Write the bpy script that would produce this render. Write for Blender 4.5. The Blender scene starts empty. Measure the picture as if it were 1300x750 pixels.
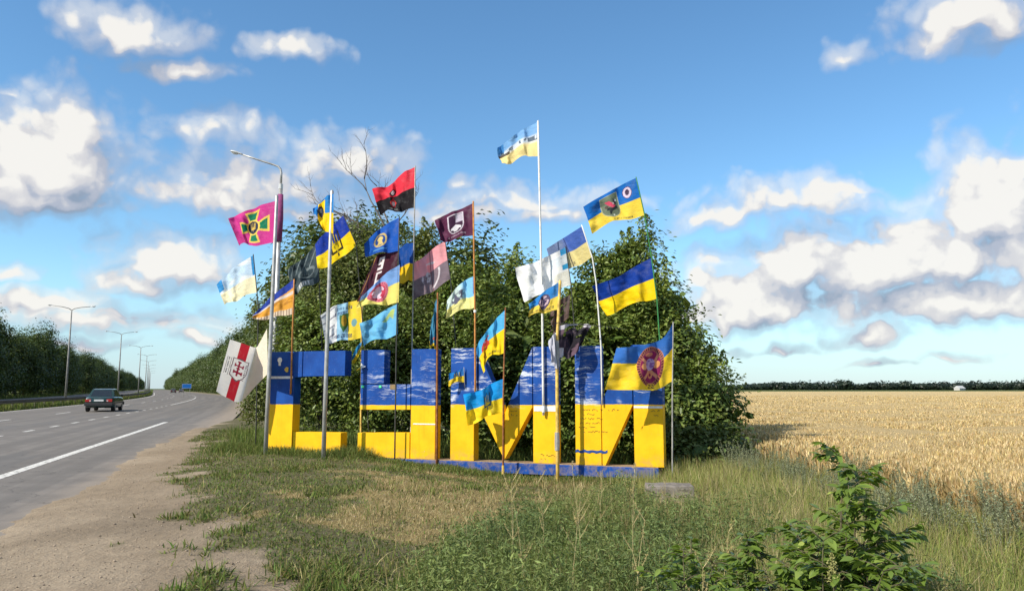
import bpy, bmesh, math, random
import numpy as np
from mathutils import Vector, Matrix

# ------------------------------------------------------------------ camera
scene = bpy.context.scene
COL = scene.collection
F, CX, CY, EYE = 960.0, 650.0, 375.0, 1.5          # focal length in photo pixels, centre, eye height
TP = 118.0 / F                                      # tangent of the upward pitch
PITCH = math.atan(TP)
cam_d = bpy.data.cameras.new('camera'); cam = bpy.data.objects.new('camera', cam_d)
COL.objects.link(cam); scene.camera = cam
cam_d.sensor_width = 36; cam_d.lens = 36 * F / 1300
cam_d.clip_start = 0.1; cam_d.clip_end = 9000
cam.location = (0, 0, EYE); cam.rotation_euler = (math.pi / 2 + PITCH, 0, 0)

SUN_AZ, SUN_EL = -126.0, 39.0                       # degrees clockwise from +Y, elevation
SKY_STRENGTH, SUN_STRENGTH = 0.14, 4.5
EXPOSURE = 0.42
scene.render.resolution_x, scene.render.resolution_y = 1024, 590
vs = scene.view_settings
vs.view_transform = 'Standard'; vs.look = 'None'; vs.exposure = EXPOSURE; vs.gamma = 1
vs.use_curve_mapping = False

cy_ = scene.cycles
cy_.max_bounces = 5; cy_.diffuse_bounces = 3; cy_.glossy_bounces = 2; cy_.transmission_bounces = 3; cy_.transparent_max_bounces = 4

def ray(px, py):
    c, s = math.cos(PITCH), math.sin(PITCH)
    r, u = px - CX, CY - py
    return Vector((r, F * c - u * s, F * s + u * c))
def at(px, py, d):                                   # world point seen at a photo pixel, d metres ahead
    v = ray(px, py); return Vector((0, 0, EYE)) + v * (d / v.y)
def gp(px, py, z=0.0):                               # ground point seen at a photo pixel
    v = ray(px, py); k = (z - EYE) / v.z; return Vector((0, 0, EYE)) + v * k
def azel(px, py):
    v = ray(px, py).normalized(); return math.atan2(v.x, v.y), math.asin(v.z)

def lin(r, g, b):                                    # sRGB 0-255 to linear
    f = lambda c: (c / 255 / 12.92) if c / 255 <= .04045 else ((c / 255 + .055) / 1.055) ** 2.4
    return (f(r), f(g), f(b))

# ------------------------------------------------------------------ node helper
class NT:
    def __init__(s, tree): s.t = tree; s.n = tree.nodes; s.l = tree.links
    def node(s, typ, **kw):
        n = s.n.new(typ)
        for k, v in kw.items(): setattr(n, k, v)
        return n
    def put(s, sock, v):
        if isinstance(v, bpy.types.NodeSocket): s.l.new(v, sock)
        elif v is not None: sock.default_value = v
    def m(s, op, a, b=None, c=None, clamp=False):
        n = s.node('ShaderNodeMath', operation=op, use_clamp=clamp)
        s.put(n.inputs[0], a); s.put(n.inputs[1], b); s.put(n.inputs[2], c)
        return n.outputs[0]
    def vm(s, op, a, b=None, out=0):
        n = s.node('ShaderNodeVectorMath', operation=op); s.put(n.inputs[0], a)
        if op == 'SCALE': s.put(n.inputs[3], b)
        else: s.put(n.inputs[1], b)
        return n.outputs[out]
    def ss(s, x, a, b, lo=0.0, hi=1.0):
        n = s.node('ShaderNodeMapRange', interpolation_type='SMOOTHSTEP')
        s.put(n.inputs[0], x); s.put(n.inputs[1], a); s.put(n.inputs[2], b); s.put(n.inputs[3], lo); s.put(n.inputs[4], hi)
        return n.outputs[0]
    def mix(s, f, a, b, blend='MIX'):
        n = s.node('ShaderNodeMix', data_type='RGBA', blend_type=blend)
        s.put(n.inputs[0], f)
        s.put(n.inputs[6], a if isinstance(a, bpy.types.NodeSocket) or len(a) == 4 else (*a, 1))
        s.put(n.inputs[7], b if isinstance(b, bpy.types.NodeSocket) or len(b) == 4 else (*b, 1))
        return n.outputs[2]
    def noise(s, vec, scale, detail=4, rough=.55, dist=0, out=0, dim='3D'):
        n = s.node('ShaderNodeTexNoise', noise_dimensions=dim)
        s.put(n.inputs['Vector'], vec); s.put(n.inputs['Scale'], scale); s.put(n.inputs['Detail'], detail)
        s.put(n.inputs['Roughness'], rough); s.put(n.inputs['Distortion'], dist)
        return n.outputs[out]
    def mapv(s, vec, sc=(1, 1, 1), loc=(0, 0, 0), rot=(0, 0, 0)):
        n = s.node('ShaderNodeMapping'); s.put(n.inputs[0], vec)
        n.inputs['Location'].default_value = loc; n.inputs['Scale'].default_value = sc; n.inputs['Rotation'].default_value = rot
        return n.outputs[0]

# ------------------------------------------------------------------ world: Nishita sky with cumulus clouds
def make_world():
    w = bpy.data.worlds.new('World'); scene.world = w; w.use_nodes = True
    w.cycles.sampling_method = 'MANUAL'; w.cycles.sample_map_resolution = 512
    t = NT(w.node_tree); t.n.clear()
    sky = t.node('ShaderNodeTexSky', sky_type='NISHITA', sun_disc=False)
    sky.sun_elevation = math.radians(SUN_EL); sky.sun_rotation = math.radians(SUN_AZ % 360)
    sky.air_density = 1.0; sky.dust_density = 0.15; sky.ozone_density = 2.2; sky.altitude = 150
    bg = t.node('ShaderNodeBackground'); hs = t.node('ShaderNodeHueSaturation'); hs.inputs['Saturation'].default_value = 1.12; t.put(hs.inputs['Color'], sky.outputs[0]); t.put(bg.inputs[0], t.mix(1.0, hs.outputs[0], (.85, 1.005, 1.01), 'MULTIPLY')); bg.inputs[1].default_value = SKY_STRENGTH; SKYC = bg.inputs[0].links[0].from_socket
    # direction -> (azimuth, elevation), radians
    geo = t.node('ShaderNodeTexCoord'); sep = t.node('ShaderNodeSeparateXYZ'); t.put(sep.inputs[0], geo.outputs['Generated'])
    az = t.m('ARCTAN2', sep.outputs[0], sep.outputs[1]); el = t.m('ARCSINE', sep.outputs[2])
    cmb = t.node('ShaderNodeCombineXYZ'); t.put(cmb.inputs[0], az); t.put(cmb.inputs[1], el)
    P = cmb.outputs[0]

    # pale blue-grey summer haze low over the horizon, all round
    t.put(bg.inputs[0], t.mix(t.ss(el, .16, -.01, 0, .72), SKYC, tuple(c / SKY_STRENGTH * .78 for c in lin(172, 200, 228))))
    # group: cloud density at a direction
    blobs = [  # photo px centre, radii px, weight
        (50, 210, 108, 84, 1.25), (10, 230, 90, 60, 1.15), (92, 168, 62, 46, 1.05), (70, 250, 100, 34, 1.0),
        (165, 36, 92, 46, .76), (238, 90, 62, 22, .58), (372, 66, 66, 26, .58), (8, 112, 26, 14, .5),
        (262, 168, 95, 34, .50), (285, 252, 185, 36, .62), (432, 208, 105, 52, .72), (390, 268, 130, 28, .52),
        (228, 336, 84, 44, 1.0), (168, 362, 62, 26, .8), (60, 384, 140, 26, .70), (5, 346, 46, 16, .6), (150, 398, 150, 18, .52), (258, 434, 46, 15, .66), (70, 430, 130, 12, .48),
        (1262, 272, 92, 90, 1.15), (1200, 330, 105, 72, 1.15), (1105, 350, 98, 60, 1.12), (1015, 345, 84, 62, 1.12), (940, 382, 80, 48, 1.05), (895, 352, 44, 32, .9),
        (1335, 330, 120, 105, 1.15), (1290, 208, 56, 26, .9),
        (1062, 244, 100, 20, .58), (935, 276, 135, 32, .58), (1232, 38, 108, 54, .86), (1320, 30, 80, 50, .8), (1072, 80, 34, 24, .52),
        (600, 276, 90, 22, .56), (586, 240, 26, 18, .52), (705, 272, 90, 20, .5),
        (1108, 431, 54, 20, .85), (1110, 466, 46, 9, .52), (1215, 458, 60, 11, .58), (985, 395, 190, 34, 1.0), (1225, 388, 230, 44, 1.05), (330, 236, 220, 60, .50), (130, 404, 240, 30, .52), (640, 262, 240, 30, .42), (1010, 262, 230, 40, .50), (990, 440, 80, 9, .42)]
    g = bpy.data.node_groups.new('cloud_field', 'ShaderNodeTree')
    g.interface.new_socket('P', in_out='INPUT', socket_type='NodeSocketVector')
    g.interface.new_socket('Warp', in_out='INPUT', socket_type='NodeSocketVector')
    g.interface.new_socket('D', in_out='OUTPUT', socket_type='NodeSocketFloat')
    q = NT(g); gi = q.node('NodeGroupInput'); go = q.node('NodeGroupOutput')
    p = gi.outputs[0]
    # domain warp so that the outlines billow
    pw = q.vm('ADD', p, gi.outputs[1])
    acc = None
    for (x, y, rx, ry, wt) in blobs:
        a, e = azel(x, y); a2, _ = azel(x + rx, y); _, e2 = azel(x, y - ry)
        d = q.vm('SUBTRACT', pw, (a, e, 0))
        d = q.vm('MULTIPLY', d, (1 / abs(a2 - a), 1 / abs(e2 - e), 0))
        d = q.vm('MAXIMUM', d, q.vm('MULTIPLY', d, (-1, -1.75, 0)))     # flatter bases than tops
        r = q.vm('LENGTH', d, out=1)
        v = q.m('MULTIPLY_ADD', r, -0.62 * (wt ** .3), wt * .62)
        acc = v if acc is None else q.m('MAXIMUM', acc, v)
    # the same kind of fair-weather cloud everywhere outside the photographed part
    sp = q.node('ShaderNodeSeparateXYZ'); q.put(sp.inputs[0], p)
    out = q.ss(q.m('ABSOLUTE', sp.outputs[0]), .70, .95)
    hi = q.ss(sp.outputs[1], .52, .7)
    out = q.m('MAXIMUM', out, hi)
    big = q.noise(q.vm('MULTIPLY', p, (1, 1.6, 1)), 2.6, 2, .5)
    gen = q.m('MULTIPLY_ADD', big, 3.2, -1.62)
    gen = q.m('SUBTRACT', gen, q.m('MULTIPLY', q.m('SUBTRACT', 1.0, out), 3.0))
    acc = q.m('MAXIMUM', acc, gen)
    n1 = q.noise(p, 12, 7, .58)
    vo = q.node('ShaderNodeTexVoronoi', feature='F1'); q.put(vo.inputs['Vector'], pw); vo.inputs['Scale'].default_value = 34
    vo.inputs['Detail'].default_value = 1.0; vo.inputs['Roughness'].default_value = .5
    vo2 = q.m('SUBTRACT', .42, vo.outputs['Distance'])
    D = q.m('ADD', q.m('ADD', acc, .20), q.m('MULTIPLY', q.m('SUBTRACT', n1, .5), .95))
    D = q.m('ADD', D, q.m('MULTIPLY', vo2, .32))
    q.put(go.inputs[0], D)

    WV = t.vm('SCALE', t.vm('SUBTRACT', t.noise(P, 9.0, 3, .6, out=1), (.5, .5, .5)), .075)
    def field(vec):
        n = t.node('ShaderNodeGroup'); n.node_tree = g; t.put(n.inputs[0], vec); t.put(n.inputs[1], WV); return n.outputs[0]
    D0 = field(P)
    D1 = field(t.vm('ADD', P, (-.022, .036, 0)))     # towards the sun, above and to the left
    lit = t.m('MULTIPLY_ADD', t.m('SUBTRACT', D0, D1), .85, .40)
    thick = t.ss(D0, .1, .8)
    lit = t.m('ADD', lit, t.m('MULTIPLY', thick, .38))
    lit = t.m('MINIMUM', t.m('MAXIMUM', lit, 0), 1.0)
    ramp = t.node('ShaderNodeValToRGB'); t.put(ramp.inputs[0], lit)
    cr = ramp.color_ramp; cr.interpolation = 'EASE'
    cr.elements[0].position = 0.08; cr.elements[0].color = (*lin(150, 166, 188), 1)
    cr.elements[1].position = 0.92; cr.elements[1].color = (*lin(253, 250, 244), 1)
    e = cr.elements.new(.34); e.color = (*lin(184, 191, 207), 1)
    e = cr.elements.new(.62); e.color = (*lin(222, 221, 224), 1)
    alpha = t.m('MAXIMUM', t.ss(D0, .03, .36), t.m('MULTIPLY', t.ss(D0, -.22, .22), .55))
    alpha = t.m('MULTIPLY', alpha, .96)
    # no cloud below the horizon, thin veil towards it
    alpha = t.m('MULTIPLY', alpha, t.ss(el, -.005, .02))
    bc = t.node('ShaderNodeBackground'); t.put(bc.inputs[0], ramp.outputs[0]); bc.inputs[1].default_value = .72
    ms = t.node('ShaderNodeMixShader'); t.put(ms.inputs[0], alpha); t.l.new(bg.outputs[0], ms.inputs[1]); t.l.new(bc.outputs[0], ms.inputs[2])
    o = t.node('ShaderNodeOutputWorld'); t.l.new(ms.outputs[0], o.inputs[0])
make_world()

sd = bpy.data.lights.new('sun', 'SUN'); sun = bpy.data.objects.new('sun', sd); COL.objects.link(sun)
sd.energy = SUN_STRENGTH; sd.angle = math.radians(.53); sd.color = (1.0, .93, .80)
_a, _e = math.radians(SUN_AZ), math.radians(SUN_EL)
SDIR = Vector((math.sin(_a) * math.cos(_e), math.cos(_a) * math.cos(_e), math.sin(_e)))
sun.rotation_euler = SDIR.to_track_quat('Z', 'Y').to_euler(); sun.location = SDIR * 50

# ------------------------------------------------------------------ object and mesh helpers
def tag(o, label=None, cat=None, group=None, kind=None):
    if label: o['label'] = label
    if cat: o['category'] = cat
    if group: o['group'] = group
    if kind: o['kind'] = kind
    return o
def link(name, data, parent=None):
    o = bpy.data.objects.new(name, data); COL.objects.link(o)
    if parent is not None: o.parent = parent
    return o
def empty(name, loc=(0, 0, 0), rz=0.0):
    o = link(name, None); o.location = loc; o.rotation_euler = (0, 0, rz); o.empty_display_size = .2
    return o
def copy_tree(o, parent=None):
    c = o.copy(); COL.objects.link(c); c.parent = parent
    for ch in list(o.children): copy_tree(ch, c)
    return c
def fast_mesh(name, V, faces, mat=None, col=None, uv=None, smooth=False, midx=None):
    """V (n,3) array; faces = list of (m,k) int arrays"""
    V = np.asarray(V, np.float32); me = bpy.data.meshes.new(name)
    faces = [np.asarray(f, np.int32) for f in faces if len(f)]
    nl = sum(f.size for f in faces); npo = sum(len(f) for f in faces)
    me.vertices.add(len(V)); me.vertices.foreach_set('co', V.ravel())
    me.loops.add(nl); me.polygons.add(npo)
    vi = np.concatenate([f.ravel() for f in faces]); me.loops.foreach_set('vertex_index', vi)
    st = []; k = 0
    for f in faces:
        st.append(k + np.arange(len(f), dtype=np.int32) * f.shape[1]); k += f.size
    me.polygons.foreach_set('loop_start', np.concatenate(st).astype(np.int32))
    if smooth: me.polygons.foreach_set('use_smooth', np.ones(npo, bool))
    if midx is not None: me.polygons.foreach_set('material_index', np.asarray(midx, np.int32))
    me.update(calc_edges=True)
    if col is not None:
        ca = me.color_attributes.new('Col', 'FLOAT_COLOR', 'POINT')
        c4 = np.ones((len(V), 4), np.float32); c4[:, :3] = col; ca.data.foreach_set('color', c4.ravel())
    if uv is not None:
        ul = me.uv_layers.new(name='UVMap'); ul.data.foreach_set('uv', np.asarray(uv, np.float32)[vi].ravel())
    for m in (mat if isinstance(mat, (list, tuple)) else [mat]):
        if m: me.materials.append(m)
    return me
class MB:
    """collects boxes, tubes, prisms and lofts into one mesh"""
    def __init__(s): s.v = []; s.f = []; s.mi = []; s.cur = 0
    def add(s, vs_, fs):
        k = len(s.v); s.v += [tuple(v) for v in vs_]; s.f += [tuple(i + k for i in f) for f in fs]; s.mi += [s.cur] * len(fs)
    def box(s, lo, hi):
        x0, y0, z0 = lo; x1, y1, z1 = hi
        s.add([(x0, y0, z0), (x1, y0, z0), (x1, y1, z0), (x0, y1, z0), (x0, y0, z1), (x1, y0, z1), (x1, y1, z1), (x0, y1, z1)],
              [(0, 3, 2, 1), (4, 5, 6, 7), (0, 1, 5, 4), (1, 2, 6, 5), (2, 3, 7, 6), (3, 0, 4, 7)])
    def tube(s, pts, rad, n=8, caps=True):
        pts = [Vector(p) for p in pts]
        if not hasattr(rad, '__len__'): rad = [rad] * len(pts)
        vs_ = []; ref = None
        for i, p in enumerate(pts):
            d = (pts[min(i + 1, len(pts) - 1)] - pts[max(i - 1, 0)]).normalized()
            if ref is None: ref = Vector((1, 0, 0)) if abs(d.x) < .9 else Vector((0, 1, 0))
            a = (ref - d * ref.dot(d)).normalized(); b = d.cross(a); ref = a
            for k in range(n):
                t = 2 * math.pi * k / n; vs_.append(p + (a * math.cos(t) + b * math.sin(t)) * rad[i])
        fs = []
        for i in range(len(pts) - 1):
            for k in range(n):
                k2 = (k + 1) % n; fs.append((i * n + k, i * n + k2, (i + 1) * n + k2, (i + 1) * n + k))
        if caps:
            fs.append(tuple(reversed(range(n)))); fs.append(tuple((len(pts) - 1) * n + k for k in range(n)))
        s.add(vs_, fs)
    def prism(s, poly, fn0, fn1):                    # polygon (a,b) list, mapped by fn0 / fn1 to the two faces
        n = len(poly); vs_ = [fn0(*p) for p in poly] + [fn1(*p) for p in poly]
        fs = [tuple(range(n)), tuple(reversed(range(n, 2 * n)))] + [((i + 1) % n, i, n + i, n + (i + 1) % n) for i in range(n)]
        s.add(vs_, fs)
    def mesh(s, name, mats, smooth=False, bevel=0.0, seg=1):
        me = bpy.data.meshes.new(name); me.from_pydata(s.v, [], s.f)
        for m in (mats if isinstance(mats, (list, tuple)) else [mats]): me.materials.append(m)
        me.polygons.foreach_set('material_index', s.mi)
        bm = bmesh.new(); bm.from_mesh(me); bmesh.ops.recalc_face_normals(bm, faces=bm.faces)
        if bevel:
            bmesh.ops.bevel(bm, geom=[e for e in bm.edges if len(e.link_faces) == 2 and e.calc_face_angle(0) > .5], offset=bevel, segments=seg, profile=.6, affect='EDGES')
        bm.to_mesh(me); bm.free()
        if smooth: me.polygons.foreach_set('use_smooth', [True] * len(me.polygons)); me.update()
        return me
    def obj(s, name, mats, parent=None, **kw): return link(name, s.mesh(name, mats, **kw), parent)

# numpy value noise
def _h(ix, iy, seed):
    h = (ix.astype(np.int64) * 374761393 + iy.astype(np.int64) * 668265263 + seed * 1274126177) & 0xffffffff
    h = ((h ^ (h >> 13)) * 1103515245) & 0xffffffff; h = ((h ^ (h >> 16)) * 2654435761) & 0xffffffff
    return (h ^ (h >> 15) & 0xffffffff).astype(np.float64) % 65536 / 65536.0
def vnoise(x, y, seed=0):
    x = np.asarray(x, float); y = np.asarray(y, float)
    ix, iy = np.floor(x), np.floor(y); fx, fy = x - ix, y - iy
    fx = fx * fx * (3 - 2 * fx); fy = fy * fy * (3 - 2 * fy)
    a, b, c, d = _h(ix, iy, seed), _h(ix + 1, iy, seed), _h(ix, iy + 1, seed), _h(ix + 1, iy + 1, seed)
    return (a * (1 - fx) + b * fx) * (1 - fy) + (c * (1 - fx) + d * fx) * fy
def fbm(x, y, seed=0, o=4):
    r = 0; a = .5; tot = 0; x = np.asarray(x, float); y = np.asarray(y, float)
    for k in range(o):
        r = r + a * vnoise(x + 17.3 * k, y - 9.1 * k, seed + k); tot += a; a *= .5; x = x * 2.03; y = y * 2.03
    return r / tot
def sstep(x, a, b):
    t = np.clip((np.asarray(x, float) - a) / (b - a), 0, 1); return t * t * (3 - 2 * t)

# ------------------------------------------------------------------ materials
def new_mat(name):
    m = bpy.data.materials.new(name); m.use_nodes = True; t = NT(m.node_tree); t.n.clear()
    b = t.node('ShaderNodeBsdfPrincipled'); o = t.node('ShaderNodeOutputMaterial'); t.l.new(b.outputs[0], o.inputs[0])
    return m, t, b, o
def bump(t, b, h, strength=.4, dist=.02):
    n = t.node('ShaderNodeBump'); n.inputs['Strength'].default_value = strength; n.inputs['Distance'].default_value = dist
    t.put(n.inputs['Height'], h); t.put(b.inputs['Normal'], n.outputs[0])
def plain(name, rgb, rough=.6, metal=0.0, var=.18, scale=14.0, bumpy=.0, spec=.4):
    m, t, b, o = new_mat(name)
    tc = t.node('ShaderNodeTexCoord').outputs['Object']
    n = t.noise(tc, scale, 5, .6)
    c0 = tuple(c * (1 - var) for c in rgb); c1 = tuple(min(1, c * (1 + var)) for c in rgb)
    t.put(b.inputs['Base Color'], t.mix(t.ss(n, .3, .7), c0, c1))
    b.inputs['Roughness'].default_value = rough; b.inputs['Metallic'].default_value = metal; b.inputs['Specular IOR Level'].default_value = spec
    if bumpy: bump(t, b, n, bumpy, .01)
    return m
def attr_mat(name, rough=.8, transl=0.0, island=.25, spec=.2, hue=0.0):
    """colour from the mesh's Col attribute, varied a little from piece to piece"""
    m, t, b, o = new_mat(name)
    a = t.node('ShaderNodeAttribute', attribute_name='Col'); c = a.outputs['Color']
    if island:
        g = t.node('ShaderNodeNewGeometry')
        hs = t.node('ShaderNodeHueSaturation'); t.put(hs.inputs['Color'], c)
        t.put(hs.inputs['Value'], t.m('MULTIPLY_ADD', g.outputs['Random Per Island'], 2 * island, 1 - island))
        t.put(hs.inputs['Hue'], t.m('MULTIPLY_ADD', t.m('FRACT', t.m('MULTIPLY', g.outputs['Random Per Island'], 7.31)), hue, .5 - hue / 2))
        c = hs.outputs[0]
    t.put(b.inputs['Base Color'], c); b.inputs['Roughness'].default_value = rough; b.inputs['Specular IOR Level'].default_value = spec
    if transl:
        tr = t.node('ShaderNodeBsdfTranslucent'); t.put(tr.inputs[0], t.mix(.6, c, t.mix(1.0, c, (1.0, 1.0, .45), 'MULTIPLY')))
        ms = t.node('ShaderNodeMixShader'); ms.inputs[0].default_value = transl
        t.l.new(b.outputs[0], ms.inputs[1]); t.l.new(tr.outputs[0], ms.inputs[2]); t.l.new(ms.outputs[0], o.inputs[0])
    return m
M_leaf = attr_mat('leaf', .42, .28, .35, .35, .04)
M_grass = attr_mat('grass_blade', .6, .3, .3, .25, .03)
M_bark = plain('bark', (.09, .07, .05), .9, var=.4, scale=9, bumpy=.5)
M_steel = plain('galvanised_steel', (.42, .42, .41), .45, .35, .2, 6)
M_conc = plain('concrete', (.42, .40, .37), .9, 0, .25, 8, .5)
# ------------------------------------------------------------------ road line: path of the white edge line, curving gently to the left
H0 = math.radians(-17.8)
def heading(s): return H0 - math.radians(7.4) * float(sstep(s, 10, 210))
_P = [(-8.5, 12.5)]; _S = [0.0]
for k in range(1400):
    s = k * 1.0; h = heading(s); x, y = _P[-1]; _P.append((x + math.sin(h), y + math.cos(h))); _S.append(s + 1)
for k in range(60):
    x, y = _P[0]; _P.insert(0, (x - math.sin(H0), y - math.cos(H0))); _S.insert(0, _S[0] - 1)
_P = np.array(_P); _S = np.array(_S); _HD = np.array([heading(s) for s in _S])
def road_pt(s, o, z=0.0):
    x = np.interp(s, _S, _P[:, 0]); y = np.interp(s, _S, _P[:, 1]); h = np.interp(s, _S, _HD)
    return Vector((x + o * math.cos(h), y - o * math.sin(h), z))
def road_off(x, y):                                  # signed distance right of the edge line
    X = np.interp(y, _P[:, 1], _P[:, 0]); h = np.interp(y, _P[:, 1], _HD); return (np.asarray(x) - X) * np.cos(h)
def road_s(d): return float(np.interp(d, _P[:, 1], _S))
FIELD_X = 5.3
def edge_wob(x, y): return (fbm(np.asarray(x) * .9, np.asarray(y) * .5, 5) - .5) * .9 + (fbm(np.asarray(x) * 5, np.asarray(y) * 5, 8, 3) - .5) * .3
def zg(x, y):
    x = np.asarray(x, float); y = np.asarray(y, float)
    z = -.28 * sstep(x, -3.4, .6)
    near = sstep(-y, -40, -26)
    o = road_off(x, y)
    verge_ = .03 * sstep(o, 1.0, 2.2) * sstep(-o, -5.5, -3.5)
    z = z + near * verge_ + near * (.25 + .75 * sstep(o, 2.5, 5.5)) * ((fbm(x * .6, y * .6, 3) - .5) * .10 + (fbm(x * 3.1, y * 3.1, 11, 3) - .5) * .035)
    e = 1.5 + edge_wob(x, y)
    d = np.minimum(e - o, o + 12.2)                  # >0 inside the carriageway
    inside = sstep(d, -.25, .35)
    zr = z * (1 - inside) + (-.05) * inside
    zr = np.where((o > -30) & (o < 4), zr, z)
    far = (y > 29) | (y < 3) | (x < -15.5)
    zr = np.where(far & (o > -32) & (o < 2.2 + 3.0 * sstep(y, 30, 60)), -.06, zr)
    return zr
def zs(x, y): return float(zg(np.array([x]), np.array([y]))[0])
# zone masks -----------------------------------------------------
def z_green(x, y):                                   # low green weeds on the verge
    x = np.asarray(x, float); y = np.asarray(y, float)
    g = x + .39 * y + .6
    n = (fbm(x * 1.1, y * .55, 21, 3) - .5); n2 = (fbm(x * 4, y * 2.6, 25, 3) - .5)
    bare = .75 * sstep(-y, -12.5, -6.5)              # trodden ground nearer the path
    v = g * .85 - .18 + n * 2.0 + n2 * 1.0 - bare * sstep(-x, -.9, .8) * .62
    v = v + 1.5 * sstep(fbm(x * 1.5 + 9, y * 1.0, 27, 3), .52, .66) * sstep(-y, -11, -8) * sstep(g, -.9, .1) - .35 * sstep(fbm(x * 2.2, y * 1.3 + 4, 28, 3), .52, .62)
    return sstep(v, -.22, .42) * (road_off(x, y) > 2.2)
def z_straw(x, y):
    x = np.asarray(x, float); y = np.asarray(y, float)
    r = np.sqrt(((x + .9 + .1 * (y - 11)) / 1.9) ** 2 + ((y - 10.9) / 3.1) ** 2)
    n = fbm(x * 1.5, y * 1.1, 31, 3) - .5; n2 = fbm(x * 5, y * 4, 35, 2) - .5
    a = sstep(1.0 - r + n * 2.0 + n2 * 1.0, -.05, .45)
    streak = sstep(fbm(x * .7 + 5, y * 1.6, 37, 3), .56, .68) * sstep(x, -5, -2.5) * .85 * sstep(x + .39 * y + .6, .4, 1.2)
    return np.clip(np.maximum(a, streak), 0, 1)
def z_weed(x, y):                                    # dense tall green weeds, centre foreground
    x = np.asarray(x, float); y = np.asarray(y, float)
    n = fbm(x * 1.2, y * 1.0, 41, 3) - .5
    left = x - np.interp(y, [3, 5.6, 6.8, 8.0, 9.2, 10.5], [-1.35, -1.05, -.95, -.75, -.2, .9])
    return sstep(left + n * .55, 0, .25) * sstep(-(x - 5.0), -.6, .6) * sstep(-(y - 11.8 + n * 2), -.8, .4)
def z_dry(x, y):
    x = np.asarray(x, float); y = np.asarray(y, float)
    n = fbm(x * .8, y * .8, 51, 3) - .5
    return sstep(x - .3 + n * 1.3 - .10 * (13 - y), 0, .8) * sstep(y + n * 2, 7.0, 9.5)

def make_ground():
    def axis(lo, hi, step, far, grow):
        a = list(np.arange(lo, hi + 1e-6, step)); st = step; v = hi
        while v < far: st *= grow; v += st; a.append(v)
        st = step; v = lo; b = []
        while v > -far: st *= grow; v -= st; b.append(v)
        return np.array(b[::-1] + a)
    xs = axis(-15.5, 8.0, .085, 4200, 1.16); ys = axis(4.0, 29.0, .085, 4200, 1.16)
    X, Y = np.meshgrid(xs, ys); Z = zg(X, Y)
    n, m = X.shape
    idx = np.arange(n * m).reshape(n, m)
    faces = np.stack([idx[:-1, :-1], idx[:-1, 1:], idx[1:, 1:], idx[1:, :-1]], -1).reshape(-1, 4)
    # the ground's own colours: sandy verge, weeds, dry thatch, topsoil
    sand = np.array([.405, .328, .238]); sand2 = np.array([.285, .222, .152]); green = np.array([.075, .085, .028]); straw = np.array([.36, .27, .12]); soil = np.array([.12, .09, .05])
    far_g = np.array([.10, .13, .04])
    a = fbm(X * .9, Y * .5, 61)[..., None]; b2 = fbm(X * 7, Y * 7, 63, 3)[..., None]
    a = sstep(a, .3, .7); c = sand * (1 - a * .6) + sand2 * a * .6; c = c * (.86 + .28 * b2)
    damp = sstep(fbm(X * .8 + 3, Y * .45, 67, 3), .60, .74)[..., None] * sstep(-Y, -14, -8)[..., None]
    c = c * (1 - .2 * damp)
    g = z_green(X, Y)[..., None]; s = (z_straw(X, Y) * z_green(X, Y))[..., None]
    c = c * (1 - g * .72) + green * g * .72
    c = c * (1 - s * .8) + straw * s * .8
    o = road_off(X, Y)
    w = np.maximum(z_weed(X, Y), z_dry(X, Y))[..., None]
    c = c * (1 - w) + soil * w
    farm = (sstep(np.hypot(X, Y), 26, 40) * ((o > 5) | (o < -12)))[..., None]
    c = c * (1 - farm) + far_g * (.8 + .5 * fbm(X * .05, Y * .05, 71)[..., None]) * farm
    V = np.stack([X, Y, Z], -1).reshape(-1, 3)
    m_, t, b, _ = new_mat('ground_soil')
    at_ = t.node('ShaderNodeAttribute', attribute_name='Col').outputs['Color']
    tc = t.node('ShaderNodeTexCoord').outputs['Object']
    n1 = t.noise(tc, 55, 5, .65); n2 = t.noise(tc, 7, 5, .6); n3 = t.noise(t.mapv(tc, (1, .25, 1), rot=(0, 0, math.radians(-18))), 16, 4, .6)
    cc = t.mix(t.ss(n1, .35, .75), t.mix(1.0, at_, (.72, .70, .68), 'MULTIPLY'), at_)
    cc = t.mix(t.m('MULTIPLY', t.ss(n3, .55, .7), .3), cc, t.mix(1.0, cc, (.66, .62, .58), 'MULTIPLY'))
    t.put(b.inputs['Base Color'], cc); b.inputs['Roughness'].default_value = .95; b.inputs['Specular IOR Level'].default_value = .1
    h = t.m('ADD', t.m('MULTIPLY', n1, .5), t.m('ADD', t.m('MULTIPLY', n2, 1.0), t.m('MULTIPLY', n3, .6)))
    bump(t, b, h, .8, .035)
    me = fast_mesh('ground', V, [faces], m_, col=c.reshape(-1, 3), smooth=True)
    tag(link('ground', me), kind='structure')
make_ground()
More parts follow.
